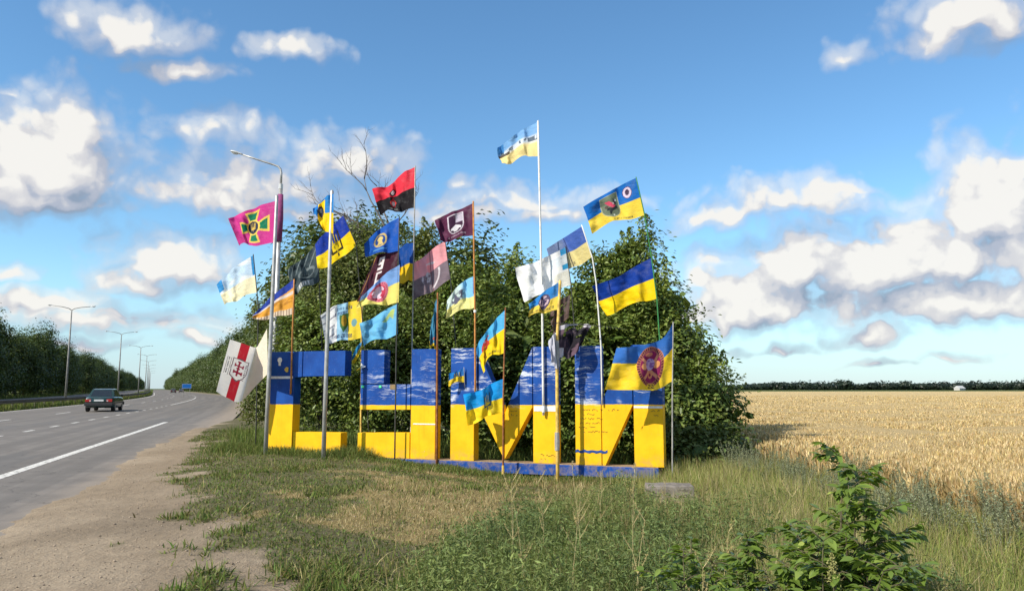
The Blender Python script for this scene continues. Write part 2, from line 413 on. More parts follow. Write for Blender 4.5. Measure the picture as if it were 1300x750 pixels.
def pebbles():                                       # small stones and crumbs of earth strewn over the sandy verge
    rg = np.random.default_rng(2); n = 3800; y = 4.6 * (22 / 4.6) ** rg.uniform(0, 1, n); x = -.39 * y - .6 + rg.normal(0, 1.6, n) - .3; ok = (road_off(x, y) > 1.7) & (z_weed(x, y) < .3); x, y = x[ok], y[ok]; n = len(x)
    r = rg.uniform(.004, .011, n) * np.where(rg.uniform(0, 1, n) < .05, 2.0, 1); o6 = np.array([(1, 0, 0), (0, 1, 0), (-1, 0, 0), (0, -1, 0), (0, 0, .7), (0, 0, -.6)], float)
    V = np.stack([x, y, zg(x, y) + r * .25], 1)[:, None, :] + o6[None] * r[:, None, None] * rg.uniform(.6, 1.3, (n, 6, 1)); f8 = np.array([(0, 1, 4), (1, 2, 4), (2, 3, 4), (3, 0, 4), (1, 0, 5), (2, 1, 5), (3, 2, 5), (0, 3, 5)])
    Fc = (f8[None] + (np.arange(n) * 6)[:, None, None]).reshape(-1, 3); C = np.repeat(np.array([.30, .24, .18])[None] * rg.uniform(.55, 1.5, (n, 1)), 6, axis=0)
    tag(link('pebbles', fast_mesh('pebbles', V.reshape(-1, 3), [Fc], attr_mat('pebble', .9, 0, .2), col=C)), 'tiny stones and crumbs of earth on the sandy roadside', 'pebbles', kind='stuff')
pebbles()

def strip(s0, s1, o0, o1, z, ds=1.5, no=2):
    ss_ = np.arange(s0, s1 + .01, ds); os_ = np.linspace(o0, o1, no)
    V = []; UV = []
    for s in ss_:
        for o in os_: V.append(road_pt(s, o, z)); UV.append((s, o))
    n, m = len(ss_), no; idx = np.arange(n * m).reshape(n, m)
    return np.array(V), np.stack([idx[:-1, :-1], idx[:-1, 1:], idx[1:, 1:], idx[1:, :-1]], -1).reshape(-1, 4), np.array(UV)
def make_road():
    m, t, b, _ = new_mat('asphalt')
    uv = t.node('ShaderNodeTexCoord').outputs['UV']
    tc = t.node('ShaderNodeTexCoord').outputs['Object']
    fine = t.noise(tc, 90, 4, .7); mid = t.noise(tc, 1.3, 5, .6)
    lanes = t.noise(t.mapv(uv, (.02, 1.1, 1)), 1.6, 4, .6)
    patch = t.noise(t.mapv(uv, (.06, .5, 1)), 1.0, 3, .5)
    c = t.mix(t.ss(mid, .3, .7), (.158, .142, .126), (.208, .188, .168))
    c = t.mix(t.m('MULTIPLY', t.ss(lanes, .40, .60), .65), c, (.126, .115, .104))
    c = t.mix(t.m('MULTIPLY', t.ss(fine, .5, .8), .35), c, (.27, .25, .235))
    c = t.mix(t.m('MULTIPLY', t.ss(patch, .58, .61), .5), c, (.125, .12, .115))
    sp = t.node('ShaderNodeSeparateXYZ'); t.put(sp.inputs[0], uv)
    dust = t.m('MULTIPLY', t.ss(t.m('ADD', sp.outputs[1], t.m('MULTIPLY', mid, 1.2)), 1.6, 2.9), .7)
    c = t.mix(dust, c, (.33, .265, .20))
    crk = t.node('ShaderNodeTexVoronoi', feature='DISTANCE_TO_EDGE'); t.put(crk.inputs['Vector'], t.vm('ADD', tc, t.vm('SCALE', t.noise(tc, 1.5, 4, out=1), 1.4))); crk.inputs['Scale'].default_value = .22
    c = t.mix(t.m('MULTIPLY', t.ss(crk.outputs[0], .006, .0), .6), c, (.05, .048, .045))
    t.put(b.inputs['Base Color'], c); b.inputs['Roughness'].default_value = .82; b.inputs['Specular IOR Level'].default_value = .3
    bump(t, b, fine, .35, .008)
    V, Fc, UV = strip(-55, 1100, -12.0, 2.75, .004, 1.5, 4)
    tag(link('road', fast_mesh('road', V, [Fc], m, uv=UV)), kind='structure')
    V, Fc, UV = strip(-55, 1100, -28.5, -16.5, .004, 3, 3)
    tag(link('far_carriageway', fast_mesh('far_carriageway', V, [Fc], m, uv=UV)), kind='structure')
    # painted lines, each a thin sheet on the asphalt, worn through in places
    pm, t, b, _ = new_mat('road_paint')
    tc = t.node('ShaderNodeTexCoord').outputs['Object']
    w = t.noise(tc, 12, 5, .7)
    t.put(b.inputs['Base Color'], t.mix(t.ss(w, .46, .64), (.70, .68, .63), (.26, .245, .22))); b.inputs['Roughness'].default_value = .7
    P = link('road_markings', None); tag(P, kind='structure')
    def line(s0, s1, o, wd, nm='dash', ds=None):
        V, Fc, UV = strip(s0, s1, o - wd / 2, o + wd / 2, .0085, ds or (s1 - s0), 2)
        link(nm, fast_mesh(nm, V, [Fc], pm, uv=UV), P)
    line(-30, 23, 0, .2, 'edge_line', 1.0)
    line(62, 122, -3.75, .16, 'edge_line', 2.0)
    s = -8.0
    while s < 60: line(s, s + 1.15, -3.75, .15); s += 3.45
    s = 12.0 - 12 * 3
    while s < 260: line(s, s + 3.6, -7.55, .15); s += 12.2
    s = 130
    while s < 300: line(s, s + 4, -3.75, .15); s += 12
    line(-50, 300, -11.6, .15, 'edge_line', 5.0)
make_road()

# ------------------------------------------------------------------ guard rail along the median, one thing: rail beam and posts
def make_guardrail():
    r = empty('guardrail', road_pt(20, -12.9)); tag(r, 'low weathered steel guardrail running along the grassy median', 'guardrail')
    mt = plain('weathered_steel', (.14, .125, .11), .6, .35, .35, 5)
    base = r.location
    mb = MB(); prof = [(0, .42), (.05, .47), (.05, .54), (0, .575), (.05, .61), (.05, .68), (0, .73), (-.012, .73), (-.012, .42)]
    ss_ = np.arange(0, 330, 3.0); V = []
    for s in ss_:
        for (o, z) in prof: V.append(road_pt(s, -12.9 + o, z) - base)
    n = len(prof); fs = [(i * n + k, i * n + (k + 1) % n, (i + 1) * n + (k + 1) % n, (i + 1) * n + k) for i in range(len(ss_) - 1) for k in range(n)]
    fs += [tuple(range(n)), tuple(reversed(range((len(ss_) - 1) * n, len(ss_) * n)))]
    mb.add(V, fs); mb.obj('rail', mt, r)
    pb = MB(); pb.box((-.05, -.07, -.45), (.05, .07, .70)); pm = pb.mesh('post', mt)
    for s in np.arange(1, 200, 3.0):
        p = link('post', pm, r); p.location = road_pt(s, -13.0, 0.0) - base
make_guardrail()
# ------------------------------------------------------------------ the town name in big letters
SA, SB = Vector((-5.78, 17.9, 0)), Vector((2.94, 14.72, 0))      # ends of the front plane
SD = (SB - SA).normalized(); SN = Vector((SD.y, -SD.x, 0)).normalized()   # along, and out of the front
if SN.y > 0: SN = -SN
def sign_s(px, py=510):
    v = ray(px, py); # (v*k - SA).SN = 0
    k = SA.dot(SN) / (v.x * SN.x + v.y * SN.y); return (v * k - SA).dot(SD)
def sign_z(px, py):
    v = ray(px, py); k = SA.dot(SN) / (v.x * SN.x + v.y * SN.y); return EYE + v.z * k
def sign_depth(px, py=510):
    v = ray(px, py); k = SA.dot(SN) / (v.x * SN.x + v.y * SN.y); return v.y * k
def sp(s, z, out=0.0): return SA + SD * s + SN * out + Vector((0, 0, z))
ZT, ZB, T = 2.355, 0.0, .27

def paint_mat(name, zsplit, film, seed):
    m, t, b, _ = new_mat(name)
    tc = t.node('ShaderNodeTexCoord').outputs['Object']; sx = t.node('ShaderNodeSeparateXYZ'); t.put(sx.inputs[0], tc)
    off = t.vm('ADD', tc, (seed * 3.7, seed * 1.3, 0))
    n = t.noise(off, 3.0, 5, .6); nf = t.noise(off, 40, 4, .6); sc = t.noise(t.mapv(off, (1, 1, .3), rot=(0, .7, 0)), 22, 4, .65)
    blue = t.mix(t.ss(n, .3, .72), (.004, .046, .24), (.007, .074, .34))
    blue = t.mix(t.m('MULTIPLY', t.ss(sc, .62, .72), .35), blue, (.20, .28, .45))
    yel = t.mix(t.ss(n, .3, .7), (.80, .44, .005), (.92, .52, .008))
    yel = t.mix(t.m('MULTIPLY', t.ss(t.noise(off, 9, 5, .7), .62, .78), .30), yel, (.52, .28, .03))
    zz = t.m('ADD', sx.outputs[2], t.m('MULTIPLY', t.m('SUBTRACT', t.noise(off, 6, 4), .5), .03))
    col = t.mix(t.m('GREATER_THAN', zz, zsplit), yel, blue)
    dirt = t.m('MULTIPLY', t.ss(sx.outputs[2], .30, 0), t.ss(t.noise(off, 7, 5, .7), .42, .62))   # splashed earth along the foot
    col = t.mix(t.m('MULTIPLY', dirt, .45), col, (.30, .22, .13))
    chip = t.m('MULTIPLY', t.ss(t.noise(off, 26, 6, .72), .665, .69), .8); col = t.mix(chip, col, (.36, .33, .28))
    run = t.m('MULTIPLY', t.ss(t.noise(t.mapv(off, (1, 1, .07)), 15, 5, .6), .56, .72), .22); col = t.mix(run, col, t.mix(1.0, col, (.62, .58, .55), 'MULTIPLY'))
    rough = .55
    if film:      # torn clear stretch film still clinging to the upper half, its highlights painted as white streaks
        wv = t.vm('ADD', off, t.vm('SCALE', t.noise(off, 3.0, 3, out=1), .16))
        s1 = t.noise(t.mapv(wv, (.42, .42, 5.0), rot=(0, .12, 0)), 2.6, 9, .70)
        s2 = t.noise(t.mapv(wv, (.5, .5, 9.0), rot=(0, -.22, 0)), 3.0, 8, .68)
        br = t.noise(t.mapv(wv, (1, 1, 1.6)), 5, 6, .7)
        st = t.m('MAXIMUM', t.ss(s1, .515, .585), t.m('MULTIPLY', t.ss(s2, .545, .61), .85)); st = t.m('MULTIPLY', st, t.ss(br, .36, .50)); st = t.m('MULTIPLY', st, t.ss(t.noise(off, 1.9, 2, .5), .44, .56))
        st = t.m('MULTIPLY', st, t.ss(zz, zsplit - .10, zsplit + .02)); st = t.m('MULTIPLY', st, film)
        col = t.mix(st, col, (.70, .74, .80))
    t.put(b.inputs['Base Color'], col); b.inputs['Roughness'].default_value = rough; b.inputs['Specular IOR Level'].default_value = .22
    bump(t, b, t.m('ADD', n, t.m('MULTIPLY', nf, .3)), .25, .02)
    return m
M_ink = plain('marker_ink', (.10, .07, .04), .8); M_white = plain('white_paper', (.78, .78, .76), .7, var=.06)
M_tape = plain('clear_tape', (.72, .74, .76), .3, var=.15, scale=30); M_blue = plain('blue_tape', (.012, .06, .27), .5, var=.3)

def letter(label, px_split, film, seed, polys, ZB=0.0):
    """each panel is a boxed board: polygon of photo px, turned into metres on the sign's plane"""
    s0 = min(sign_s(p[0]) for q in polys for p in q[1]); o = sp(s0, 0)
    root = empty('sign_letter', o); tag(root, label, 'letter', 'letters of the town name')
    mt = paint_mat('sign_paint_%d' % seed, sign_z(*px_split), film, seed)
    for nm, poly in polys:
        pts = []
        for (x, y) in poly:
            z = ZT if y == 'T' else ZB if y == 'B' else sign_z(x, y)
            pts.append((sign_s(x), z))
        cx = sum(p[0] for p in pts) / len(pts); cz = sum(p[1] for p in pts) / len(pts)
        pts = [(p[0] + (.003 if p[0] < cx else -.003), p[1] + (.002 if p[1] < cz else -.002)) for p in pts]
        mb = MB(); mb.prism(pts, lambda s, z: sp(s, z) - o, lambda s, z: sp(s, z, -T) - o)
        mb.obj(nm, mt, root, bevel=.006)
    return root, o
def flat(root, o, name, mat, px0, py0, px1, py1, out=.004, th=.004):
    z0, z1 = sorted((sign_z(px0, py0), sign_z(px1, py1))); s0, s1 = sign_s(px0), sign_s(px1)
    mb = MB(); mb.prism([(s0, z0), (s1, z0), (s1, z1), (s0, z1)], lambda s, z: sp(s, z, out + th) - o, lambda s, z: sp(s, z, -.002) - o)
    return mb.obj(name, mat, root)
def scribble(root, o, px0, py0, n, w, seed):
    """hand-written marker lines, too small to read"""
    rnd = random.Random(seed); mb = MB(); s0 = sign_s(px0); z0 = sign_z(px0, py0)
    for k in range(n):
        x = s0 + rnd.uniform(-.04, .08); z = z0 - k * .085; end = x + w * rnd.uniform(.5, 1); pts = []
        while x < end:
            pts.append(sp(x, z + rnd.uniform(-.022, .022), .004) - o); x += rnd.uniform(.010, .026)
            if rnd.random() < .12 and len(pts) > 2: mb.tube(pts, .0042, 4); pts = []; x += .03
        if len(pts) > 2: mb.tube(pts, .0042, 4)
    tag(mb.obj('handwriting', M_ink, root), kind='stuff')

rc, oc = letter('big letter С with plain blue top arm, standing on the grass by the grey poles', (356, 513), 0, 1, [
    ('stem_panel', [(341.5, 'T'), (382.3, 'T'), (382.3, 478), (372.5, 479), (372.5, 'B'), (341.5, 'B')]),
    ('arm_panel', [(382.9, 'T'), (437, 'T'), (437, 477), (382.9, 478)]),
    ('arm_panel', [(373.2, 548), (434, 549), (434, 'B'), (373.2, 'B')])], ZB=-.16)
flat(rc, oc, 'tape', M_tape, 342, 477.5, 371, 480.5)
# white keyhole-shaped sticker
mb = MB(); cs, cz = sign_s(353.5), sign_z(353.5, 457); rr = .062
pl = [(cs + rr * math.sin(a) , cz + rr * math.cos(a)) for a in np.linspace(-2.6, 2.6, 16)] + [(cs + .03, cz - .13), (cs - .03, cz - .13)]
mb.prism(pl, lambda s, z: sp(s, z, .008) - oc, lambda s, z: sp(s, z, -.001) - oc); mb.obj('sticker', M_white, rc)
mb = MB(); cs, cz = sign_s(363), sign_z(363, 469)
mb.prism([(cs + .05 * math.sin(a) * (1 + .3 * math.sin(3 * a)), cz + .06 * math.cos(a)) for a in np.linspace(0, 6.0, 12)], lambda s, z: sp(s, z, .02) - oc, lambda s, z: sp(s, z, -.001) - oc)
mb.obj('toy_ornament', plain('yellow_plastic', (.75, .5, .08), .4), rc)

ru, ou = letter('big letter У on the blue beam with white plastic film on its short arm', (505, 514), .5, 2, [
    ('short_arm_panel', [(457, 'T'), (487, 'T'), (487, 487), (457, 487)]),
    ('cross_panel', [(457, 487.6), (521, 487.6), (521, 520), (457, 520)]),
    ('stem_panel', [(521.7, 'T'), (553, 'T'), (553, 'B'), (521.7, 'B')]),
    ('tail_panel', [(455, 549), (521, 549), (521, 'B'), (455, 'B')])])
for x in (459, 481): flat(ru, ou, 'green_reflector', plain('green_plastic', (.10, .75, .30), .4), x, 489, x + 3, 492, .003, .012)
flat(ru, ou, 'tape', M_tape, 525, 537, 553, 539)
flat(ru, ou, 'brown_patch', plain('brown_patch', (.25, .17, .08), .8), 495, 487.8, 503, 494)

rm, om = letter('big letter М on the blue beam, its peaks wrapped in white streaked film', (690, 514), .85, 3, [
    ('left_stem_panel', [(572, 'T'), (606, 'T'), (606, 512), (602, 508), (602, 'B'), (572, 'B')]),
    ('left_diagonal_panel', [(606.6, 'T'), (640.2, 524), (640.2, 583), (606.6, 513)]),
    ('right_diagonal_panel', [(640.8, 524), (676, 'T'), (676, 517), (640.8, 583)]),
    ('right_stem_panel', [(676.6, 'T'), (707, 'T'), (707, 'B'), (676.6, 'B')])])
scribble(rm, om, 648, 516, 3, .25, 4); scribble(rm, om, 684, 577, 2, .35, 5)
flat(rm, om, 'tape', M_tape, 678, 515, 706, 522)

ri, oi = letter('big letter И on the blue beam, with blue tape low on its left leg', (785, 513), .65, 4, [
    ('left_stem_panel', [(730, 'T'), (763, 'T'), (763, 509), (763, 594), (763, 'B'), (730, 'B')][:3] + [(763, 'B'), (730, 'B')]),
    ('diagonal_panel', [(763.6, 508), (803.3, 'T'), (803.3, 514), (767.5, 'B'), (763.6, 'B')]),
    ('right_stem_panel', [(804, 'T'), (841.5, 'T'), (841.5, 'B'), (804, 'B')])])
scribble(ri, oi, 736, 520, 6, .5, 6); scribble(ri, oi, 772, 520, 1, .4, 7); scribble(ri, oi, 827, 521, 2, .18, 8)
mb = MB(); pts = []
for k in range(15): pts.append((sign_s(730.2 + k * 2.86), sign_z(750, 574.5) + .012 * math.sin(k * 1.9)))
top = [(s, z + .05 + .008 * math.sin(i * 2.3)) for i, (s, z) in enumerate(pts)]
for k in range(14):
    mb.prism([pts[k], pts[k + 1], top[k + 1], top[k]], lambda s, z: sp(s, z, .007) - oi, lambda s, z: sp(s, z, -.001) - oi)
mb.obj('blue_tape', M_blue, ri)
flat(ri, oi, 'tape', M_tape, 804.5, 515, 841, 518)

# beam under the last three letters, on short legs sunk in the weeds
s0, s1 = sign_s(478), sign_s(834.5); ob = sp(s0, 0)
rb = empty('sign_beam', ob); tag(rb, 'long blue painted beam carrying the letters У, М and И', 'beam')
mb = MB(); mb.prism([(s0, -.010), (s1, -.010), (s1, -.225), (s0, -.225)], lambda s, z: sp(s, z, .02) - ob, lambda s, z: sp(s, z, -.34) - ob)
mb.obj('beam', paint_mat('beam_paint', -5, 0, 9), rb, bevel=.008)
mb = MB(); mb.prism([(s0 + .01, .004), (s1 - .01, .004), (s1 - .01, -.012), (s0 + .01, -.012)], lambda s, z: sp(s, z, .012) - ob, lambda s, z: sp(s, z, -.33) - ob)
mb.obj('top_board', plain('bare_board', (.30, .21, .12), .9, var=.3), rb)
for f in np.linspace(.03, .97, 5):
    p = sp(s0 + (s1 - s0) * f, 0, -.15); q = p - ob; mb = MB(); mb.box((q.x - .08, q.y - .08, -.62), (q.x + .08, q.y + .08, -.22)); mb.obj('leg', M_conc, rb)

# concrete block by the last flagpole
def make_block():
    d = 11.6; p = at(854, 626, d); mb = MB(); w = 29 / F * d
    bmx = bmesh.new(); bmesh.ops.create_cube(bmx, size=1); bmesh.ops.scale(bmx, vec=(2 * w, .5, .34), verts=bmx.verts)
    bmesh.ops.subdivide_edges(bmx, edges=bmx.edges[:], cuts=7, use_grid_fill=True); rnd = random.Random(3)
    for v in bmx.verts:
        c = sum(abs(a) > b * .97 for a, b in zip(v.co, (w, .25, .17)))
        v.co += Vector((rnd.uniform(-1, 1), rnd.uniform(-1, 1), rnd.uniform(-1, 1))) * .007
        if c >= 2: v.co *= 1 - rnd.uniform(.004, .035)
    me = bpy.data.meshes.new('concrete_block'); bmx.to_mesh(me); bmx.free(); me.materials.append(plain('old_concrete', (.20, .175, .15), .95, var=.35, scale=9, bumpy=.8))
    o = link('concrete_block', me); o.location = (p.x, d + .25, p.z - .07); o.rotation_euler = (0, 0, -.1)
    tag(o, 'weathered low concrete block lying in dry grass beside the sign', 'block')
make_block()
# ------------------------------------------------------------------ flagpoles
def pole(label, pts, r, mat, cat='flagpole', taper=.75, n=10, tapes=(), end=None):
    """pts: (px, py, depth) from the foot up"""
    P = [at(*p) for p in pts]; 
    if end == 'ground':
        b = P[0]; P[0] = Vector((b.x, b.y, zs(b.x, b.y) - .25))
    o = P[0].copy(); mb = MB(); k = len(P)
    # a few extra points and a rounded tip
    Q = [P[0]]
    for i in range(1, k):
        for f in (.33, .66, 1.0): Q.append(P[i - 1].lerp(P[i], f))
    R = [r * (1 - (1 - taper) * i / (len(Q) - 1)) for i in range(len(Q))]
    d = (Q[-1] - Q[-2]).normalized(); Q += [Q[-1] + d * r * .6]; R += [R[-1] * .5]
    mb.tube([q - o for q in Q], R, n)
    ob = mb.obj('flagpole', mat, smooth=True); ob.location = o; tag(ob, label, cat, 'flagpoles around the letters')
    for (px, py, d_, h, m2) in tapes:
        c = at(px, py, d_); mb = MB(); mb.tube([c - o + Vector((0, 0, -h / 2)), c - o + Vector((0.002, 0, 0)), c - o + Vector((0, 0, h / 2))], [r * 1.25, r * 1.4, r * 1.2], n); mb.obj('tape', m2, ob)
    return ob
M_rust = plain('rusty_tube', (.28, .11, .04), .8, .2, .4, 12, .3); M_orange = plain('orange_wood', (.50, .21, .05), .7, 0, .25, 10)
M_dark = plain('dark_tube', (.055, .055, .05), .6, .2, .3, 10); M_whitep = plain('white_tube', (.72, .72, .70), .5, 0, .12, 8)
M_yelp = plain('yellow_painted_pipe', (.62, .42, .10), .6, 0, .45, 7); M_greenp = plain('green_rod', (.04, .22, .06), .5, 0, .2, 8)
M_greyrod = plain('grey_rod', (.33, .32, .30), .55, .1, .25, 9); M_purple = plain('shaded_magenta_sleeve', (.24, .05, .15), .9, 0, .2, 9)  # sleeve: the pink flag's cloth, with its shade put into the colour
dC = lambda x: sign_depth(x)
D1, D2 = 17.25, 16.45
pole('tall grey steel flagpole in front of the left edge of letter С', [(337, 577, D1), (351.5, 249, D1)], .052, M_steel, end='ground')
pole('grey steel flagpole in front of the arms of letter С', [(410.5, 582, D2), (421.5, 243, D2)], .05, M_steel, end='ground')
pole('thin dark green pole with a white flag on top and red striped flag behind', [(325, 566, 18.4), (327, 440, 18.4), (328, 388, 18.4), (321.5, 323, 18.4)], .016, M_dark, end='ground', n=6)
dp3 = dC(370) - .05; pole('orange wooden pole fixed to the stem of letter С', [(369, 500, dp3), (373.5, 355, dp3)], .022, M_orange, n=7)
dp4 = dC(458) + .5; pole('thin yellow pole rising behind the short arm of letter У', [(458, 585, dp4), (458.5, 450, dp4), (460, 379, dp4)], .024, M_yelp, end='ground', n=7)
dp5 = dC(520) + .45; pole('tall thin grey pole bearing the red and black flag', [(521, 585, dp5), (523, 450, dp5), (527.2, 211, dp5)], .019, M_greyrod, end='ground', n=7)
dp6 = dC(501) - .25; pole('thin dark pole with white upper part in front of letter У', [(501, 592, dp6), (503, 446, dp6), (507, 275, dp6)], .017, M_dark, end='ground', n=7)
dp7 = dC(603) - .06; pole('rusty orange pole on the left leg of letter М', [(603.5, 515, dp7), (603, 400, dp7), (600.7, 256, dp7)], .024, M_orange, n=7, tapes=[(602.9, 395, dp7, .06, M_whitep)])
dp8 = dC(555) - .05; pole('rusty brown pole along the right edge of letter У', [(554.5, 589, dp8), (555, 450, dp8), (555.6, 372, dp8)], .026, M_rust, end='ground', n=7)
dp9 = dC(638) - .35; pole('rusty brown pole in front of the middle of letter М', [(638.5, 602, dp9), (639, 500, dp9), (641.6, 391, dp9)], .021, M_rust, end='ground', n=7, tapes=[(638.5, 596, dp9, .18, M_yelp)])
dp10 = dC(589) - .05; pole('short stick holding the small flag on letter М', [(590, 492, dp10), (589, 466, dp10)], .008, M_greyrod, n=6)
dp11 = dC(690) - .06; pole('tallest slender white pole taped to the front of letter М', [(690, 527, dp11), (688.5, 400, dp11), (683, 154, dp11)], .026, M_whitep, n=8, tapes=[(690, 519, dp11, .13, M_tape)])
dp12 = dC(707) - .55; pole('scuffed yellow and grey pipe in front of the right leg of letter М', [(708, 610, dp12), (707, 440, dp12), (711, 357, dp12)], .037, M_yelp, end='ground', n=8, tapes=[(707.3, 560, dp12, .35, M_greyrod), (707, 450, dp12, .55, M_greyrod)])
dp13 = dC(725) + .25; pole('thin dark leaning rod behind the torn black flag', [(737, 590, dp13), (731, 440, dp13), (725, 362, dp13), (718, 313, dp13)], .012, M_dark, end='ground', n=6)
dp14 = dC(764) - .05; pole('bent whitish pole on the left leg of letter И', [(764.5, 514, dp14), (763, 440, dp14), (757, 360, dp14), (752, 327, dp14), (738.5, 286, dp14)], .017, M_whitep, n=7)
dp15 = dC(838) + .35; pole('bent thin green rod behind letter И carrying two flags', [(842, 590, dp15), (838, 440, dp15), (834, 380, dp15), (827, 326, dp15), (818.6, 274, dp15), (807.5, 225, dp15)], .014, M_greenp, end='ground', n=6)
dp17 = dC(853) - .1; pole('thin grey pole right of letter И beside the concrete block', [(853, 606, dp17), (853.5, 500, dp17), (854.5, 409, dp17)], .016, M_greyrod, end='ground', n=7)
dp16 = 18.6; pole('thin dark rod holding the tattered dark green flag', [(411, 560, dp16), (409, 445, dp16), (403, 307, dp16)], .014, M_dark, end='ground', n=6)
dp18 = dC(572) + .5; pole('thin dark leaning rod behind the pink and black flag', [(588, 588, dp18), (579, 440, dp18), (572, 355, dp18), (565, 305, dp18)], .012, M_dark, end='ground', n=6)
dp19 = D2 + .22; pole('leaning thin dark rod holding the yellow flag with the black trident', [(470, 585, 17.6), (463, 440, 17.4), (452, 310, 17.2), (436, 273, 17.2)], .012, M_dark, end='ground', n=6)
# loose rod sticking out of the torn flag
mb = MB(); a_, b_ = at(706, 410, dp12 - .02), at(796, 418, dp12 - .02); mb.tube([Vector((0, 0, 0)), (b_ - a_) * .5 + Vector((0, 0, .02)), b_ - a_], [.009, .008, .005], 6)
o_ = mb.obj('flag_rod', M_dark); o_.location = a_; tag(o_, 'thin loose rod stretching sideways from the torn black flag', 'rod')

# ------------------------------------------------------------------ flags: cloth grids, colours printed per vertex
M_cloth, t_, b_, o__ = new_mat('flag_cloth')
_c = t_.node('ShaderNodeAttribute', attribute_name='Col').outputs['Color']
_tc = t_.node('ShaderNodeTexCoord').outputs['Object']
_n = t_.noise(_tc, 6, 4, .6); _w = t_.noise(_tc, 160, 2, .5)
_c2 = t_.mix(t_.m('MULTIPLY', t_.ss(_n, .5, .8), .12), _c, (.5, .5, .5))
t_.put(b_.inputs['Base Color'], _c2); b_.inputs['Roughness'].default_value = .75; b_.inputs['Specular IOR Level'].default_value = .2
_wr = t_.noise(t_.mapv(_tc, (1, 1, 2.2), rot=(.3, .5, 0)), 5.5, 4, .55, .6)
bump(t_, b_, t_.m('ADD', _wr, t_.m('MULTIPLY', _w, .03)), .32, .05)
_tr = t_.node('ShaderNodeBsdfTranslucent'); t_.put(_tr.inputs[0], _c2)
_ms = t_.node('ShaderNodeMixShader'); _ms.inputs[0].default_value = .27
t_.l.new(b_.outputs[0], _ms.inputs[1]); t_.l.new(_tr.outputs[0], _ms.inputs[2]); t_.l.new(_ms.outputs[0], o__.inputs[0])

def cr(P, t):                                        # Catmull-Rom through rows of P, t in 0..1
    P = np.asarray(P, float); n = len(P) - 1; x = np.clip(t * n, 0, n - 1e-6); i = x.astype(int); f = (x - i)[:, None]
    g = lambda k: P[np.clip(k, 0, n)]
    p0 = np.where((i == 0)[:, None], 2 * g(i) - g(i + 1), g(i - 1)); p3 = np.where((i == n - 1)[:, None], 2 * g(i + 1) - g(i), g(i + 2)); p1, p2 = g(i), g(i + 1)
    return .5 * (2 * p1 + (p2 - p0) * f + (2 * p0 - 5 * p1 + 4 * p2 - p3) * f ** 2 + (3 * p1 - p0 - 3 * p2 + p3) * f ** 3)
def flag(label, cols, depth, design, dd=.45, amp=.06, wv=1.6, seed=0, nu=84, nv=56, ragged=0.0, curl=.0, dlist=None):
    """cols: (top px, bottom px) pairs from the hoist to the fly; depth at the hoist, +dd metres at the fly"""
    k = len(cols) - 1
    ds_ = dlist or [dd * (i / k) for i in range(k + 1)]
    top = [at(*c[0], depth + e) for c, e in zip(cols, ds_)]; bot = [at(*c[1], depth + e + curl * (i / k)) for i, (c, e) in enumerate(zip(cols, ds_))]
    u = np.linspace(0, 1, nu); v = np.linspace(0, 1, nv)
    A, B = cr(top, u), cr(bot, u)
    rnd = random.Random(seed * 7 + 1); ph = rnd.uniform(0, 6); ph2 = rnd.uniform(0, 6)
    U, Vv = np.meshgrid(u, v)
    P = A[None] * (1 - Vv[..., None]) + B[None] * Vv[..., None]
    # billow: waves run out from the hoist and slant down the cloth
    env = np.minimum(1, U * 3.2) * (.55 + .45 * U)
    wx = np.sin(2 * np.pi * (wv * U + .30 * Vv) + ph) + .45 * np.sin(2 * np.pi * (wv * 2.1 * U - .55 * Vv) + ph2) + .22 * np.sin(2 * np.pi * (3.7 * wv * U + 1.1 * Vv) + ph)
    amp = amp * 1.75
    wx += 1.3 * (fbm(U * 3 + seed, Vv * 2.2 + U, 200 + seed, 3) - .5)
    nrm = np.array([.25, -1, .0]); nrm /= np.linalg.norm(nrm)
    P = P + (env * wx * amp)[..., None] * nrm
    P[..., 2] += env * amp * .5 * np.sin(2 * np.pi * (wv * U) + ph + 1) * (Vv - .2)
    X, Y = 1 - U, Vv
    C = np.zeros(U.shape + (3,)); design(C, X, Y)
    o = P[0, 0].copy()
    idx = np.arange(nu * nv).reshape(nv, nu)
    fc = np.stack([idx[:-1, :-1], idx[1:, :-1], idx[1:, 1:], idx[:-1, 1:]], -1).reshape(-1, 4)
    if ragged:
        cu, cv = (U[:-1, :-1]).ravel(), (Vv[:-1, :-1]).ravel()
        tear = fbm(cu * 5, cv * 7, 300 + seed, 3)
        keep = (cu < 1 - ragged * (.25 + 1.1 * fbm(cv * 9, cv * 0, 310 + seed, 3)) ) & ((tear < .70 - .10 * ragged) | (cu < .1))
        fc = fc[keep]
    me = fast_mesh('flag', (P - o).reshape(-1, 3), [fc], M_cloth, col=C.reshape(-1, 3), smooth=True)
    ob = link('flag', me); ob.location = o; tag(ob, label, 'flag', 'flags on the poles around the letters')
    return ob
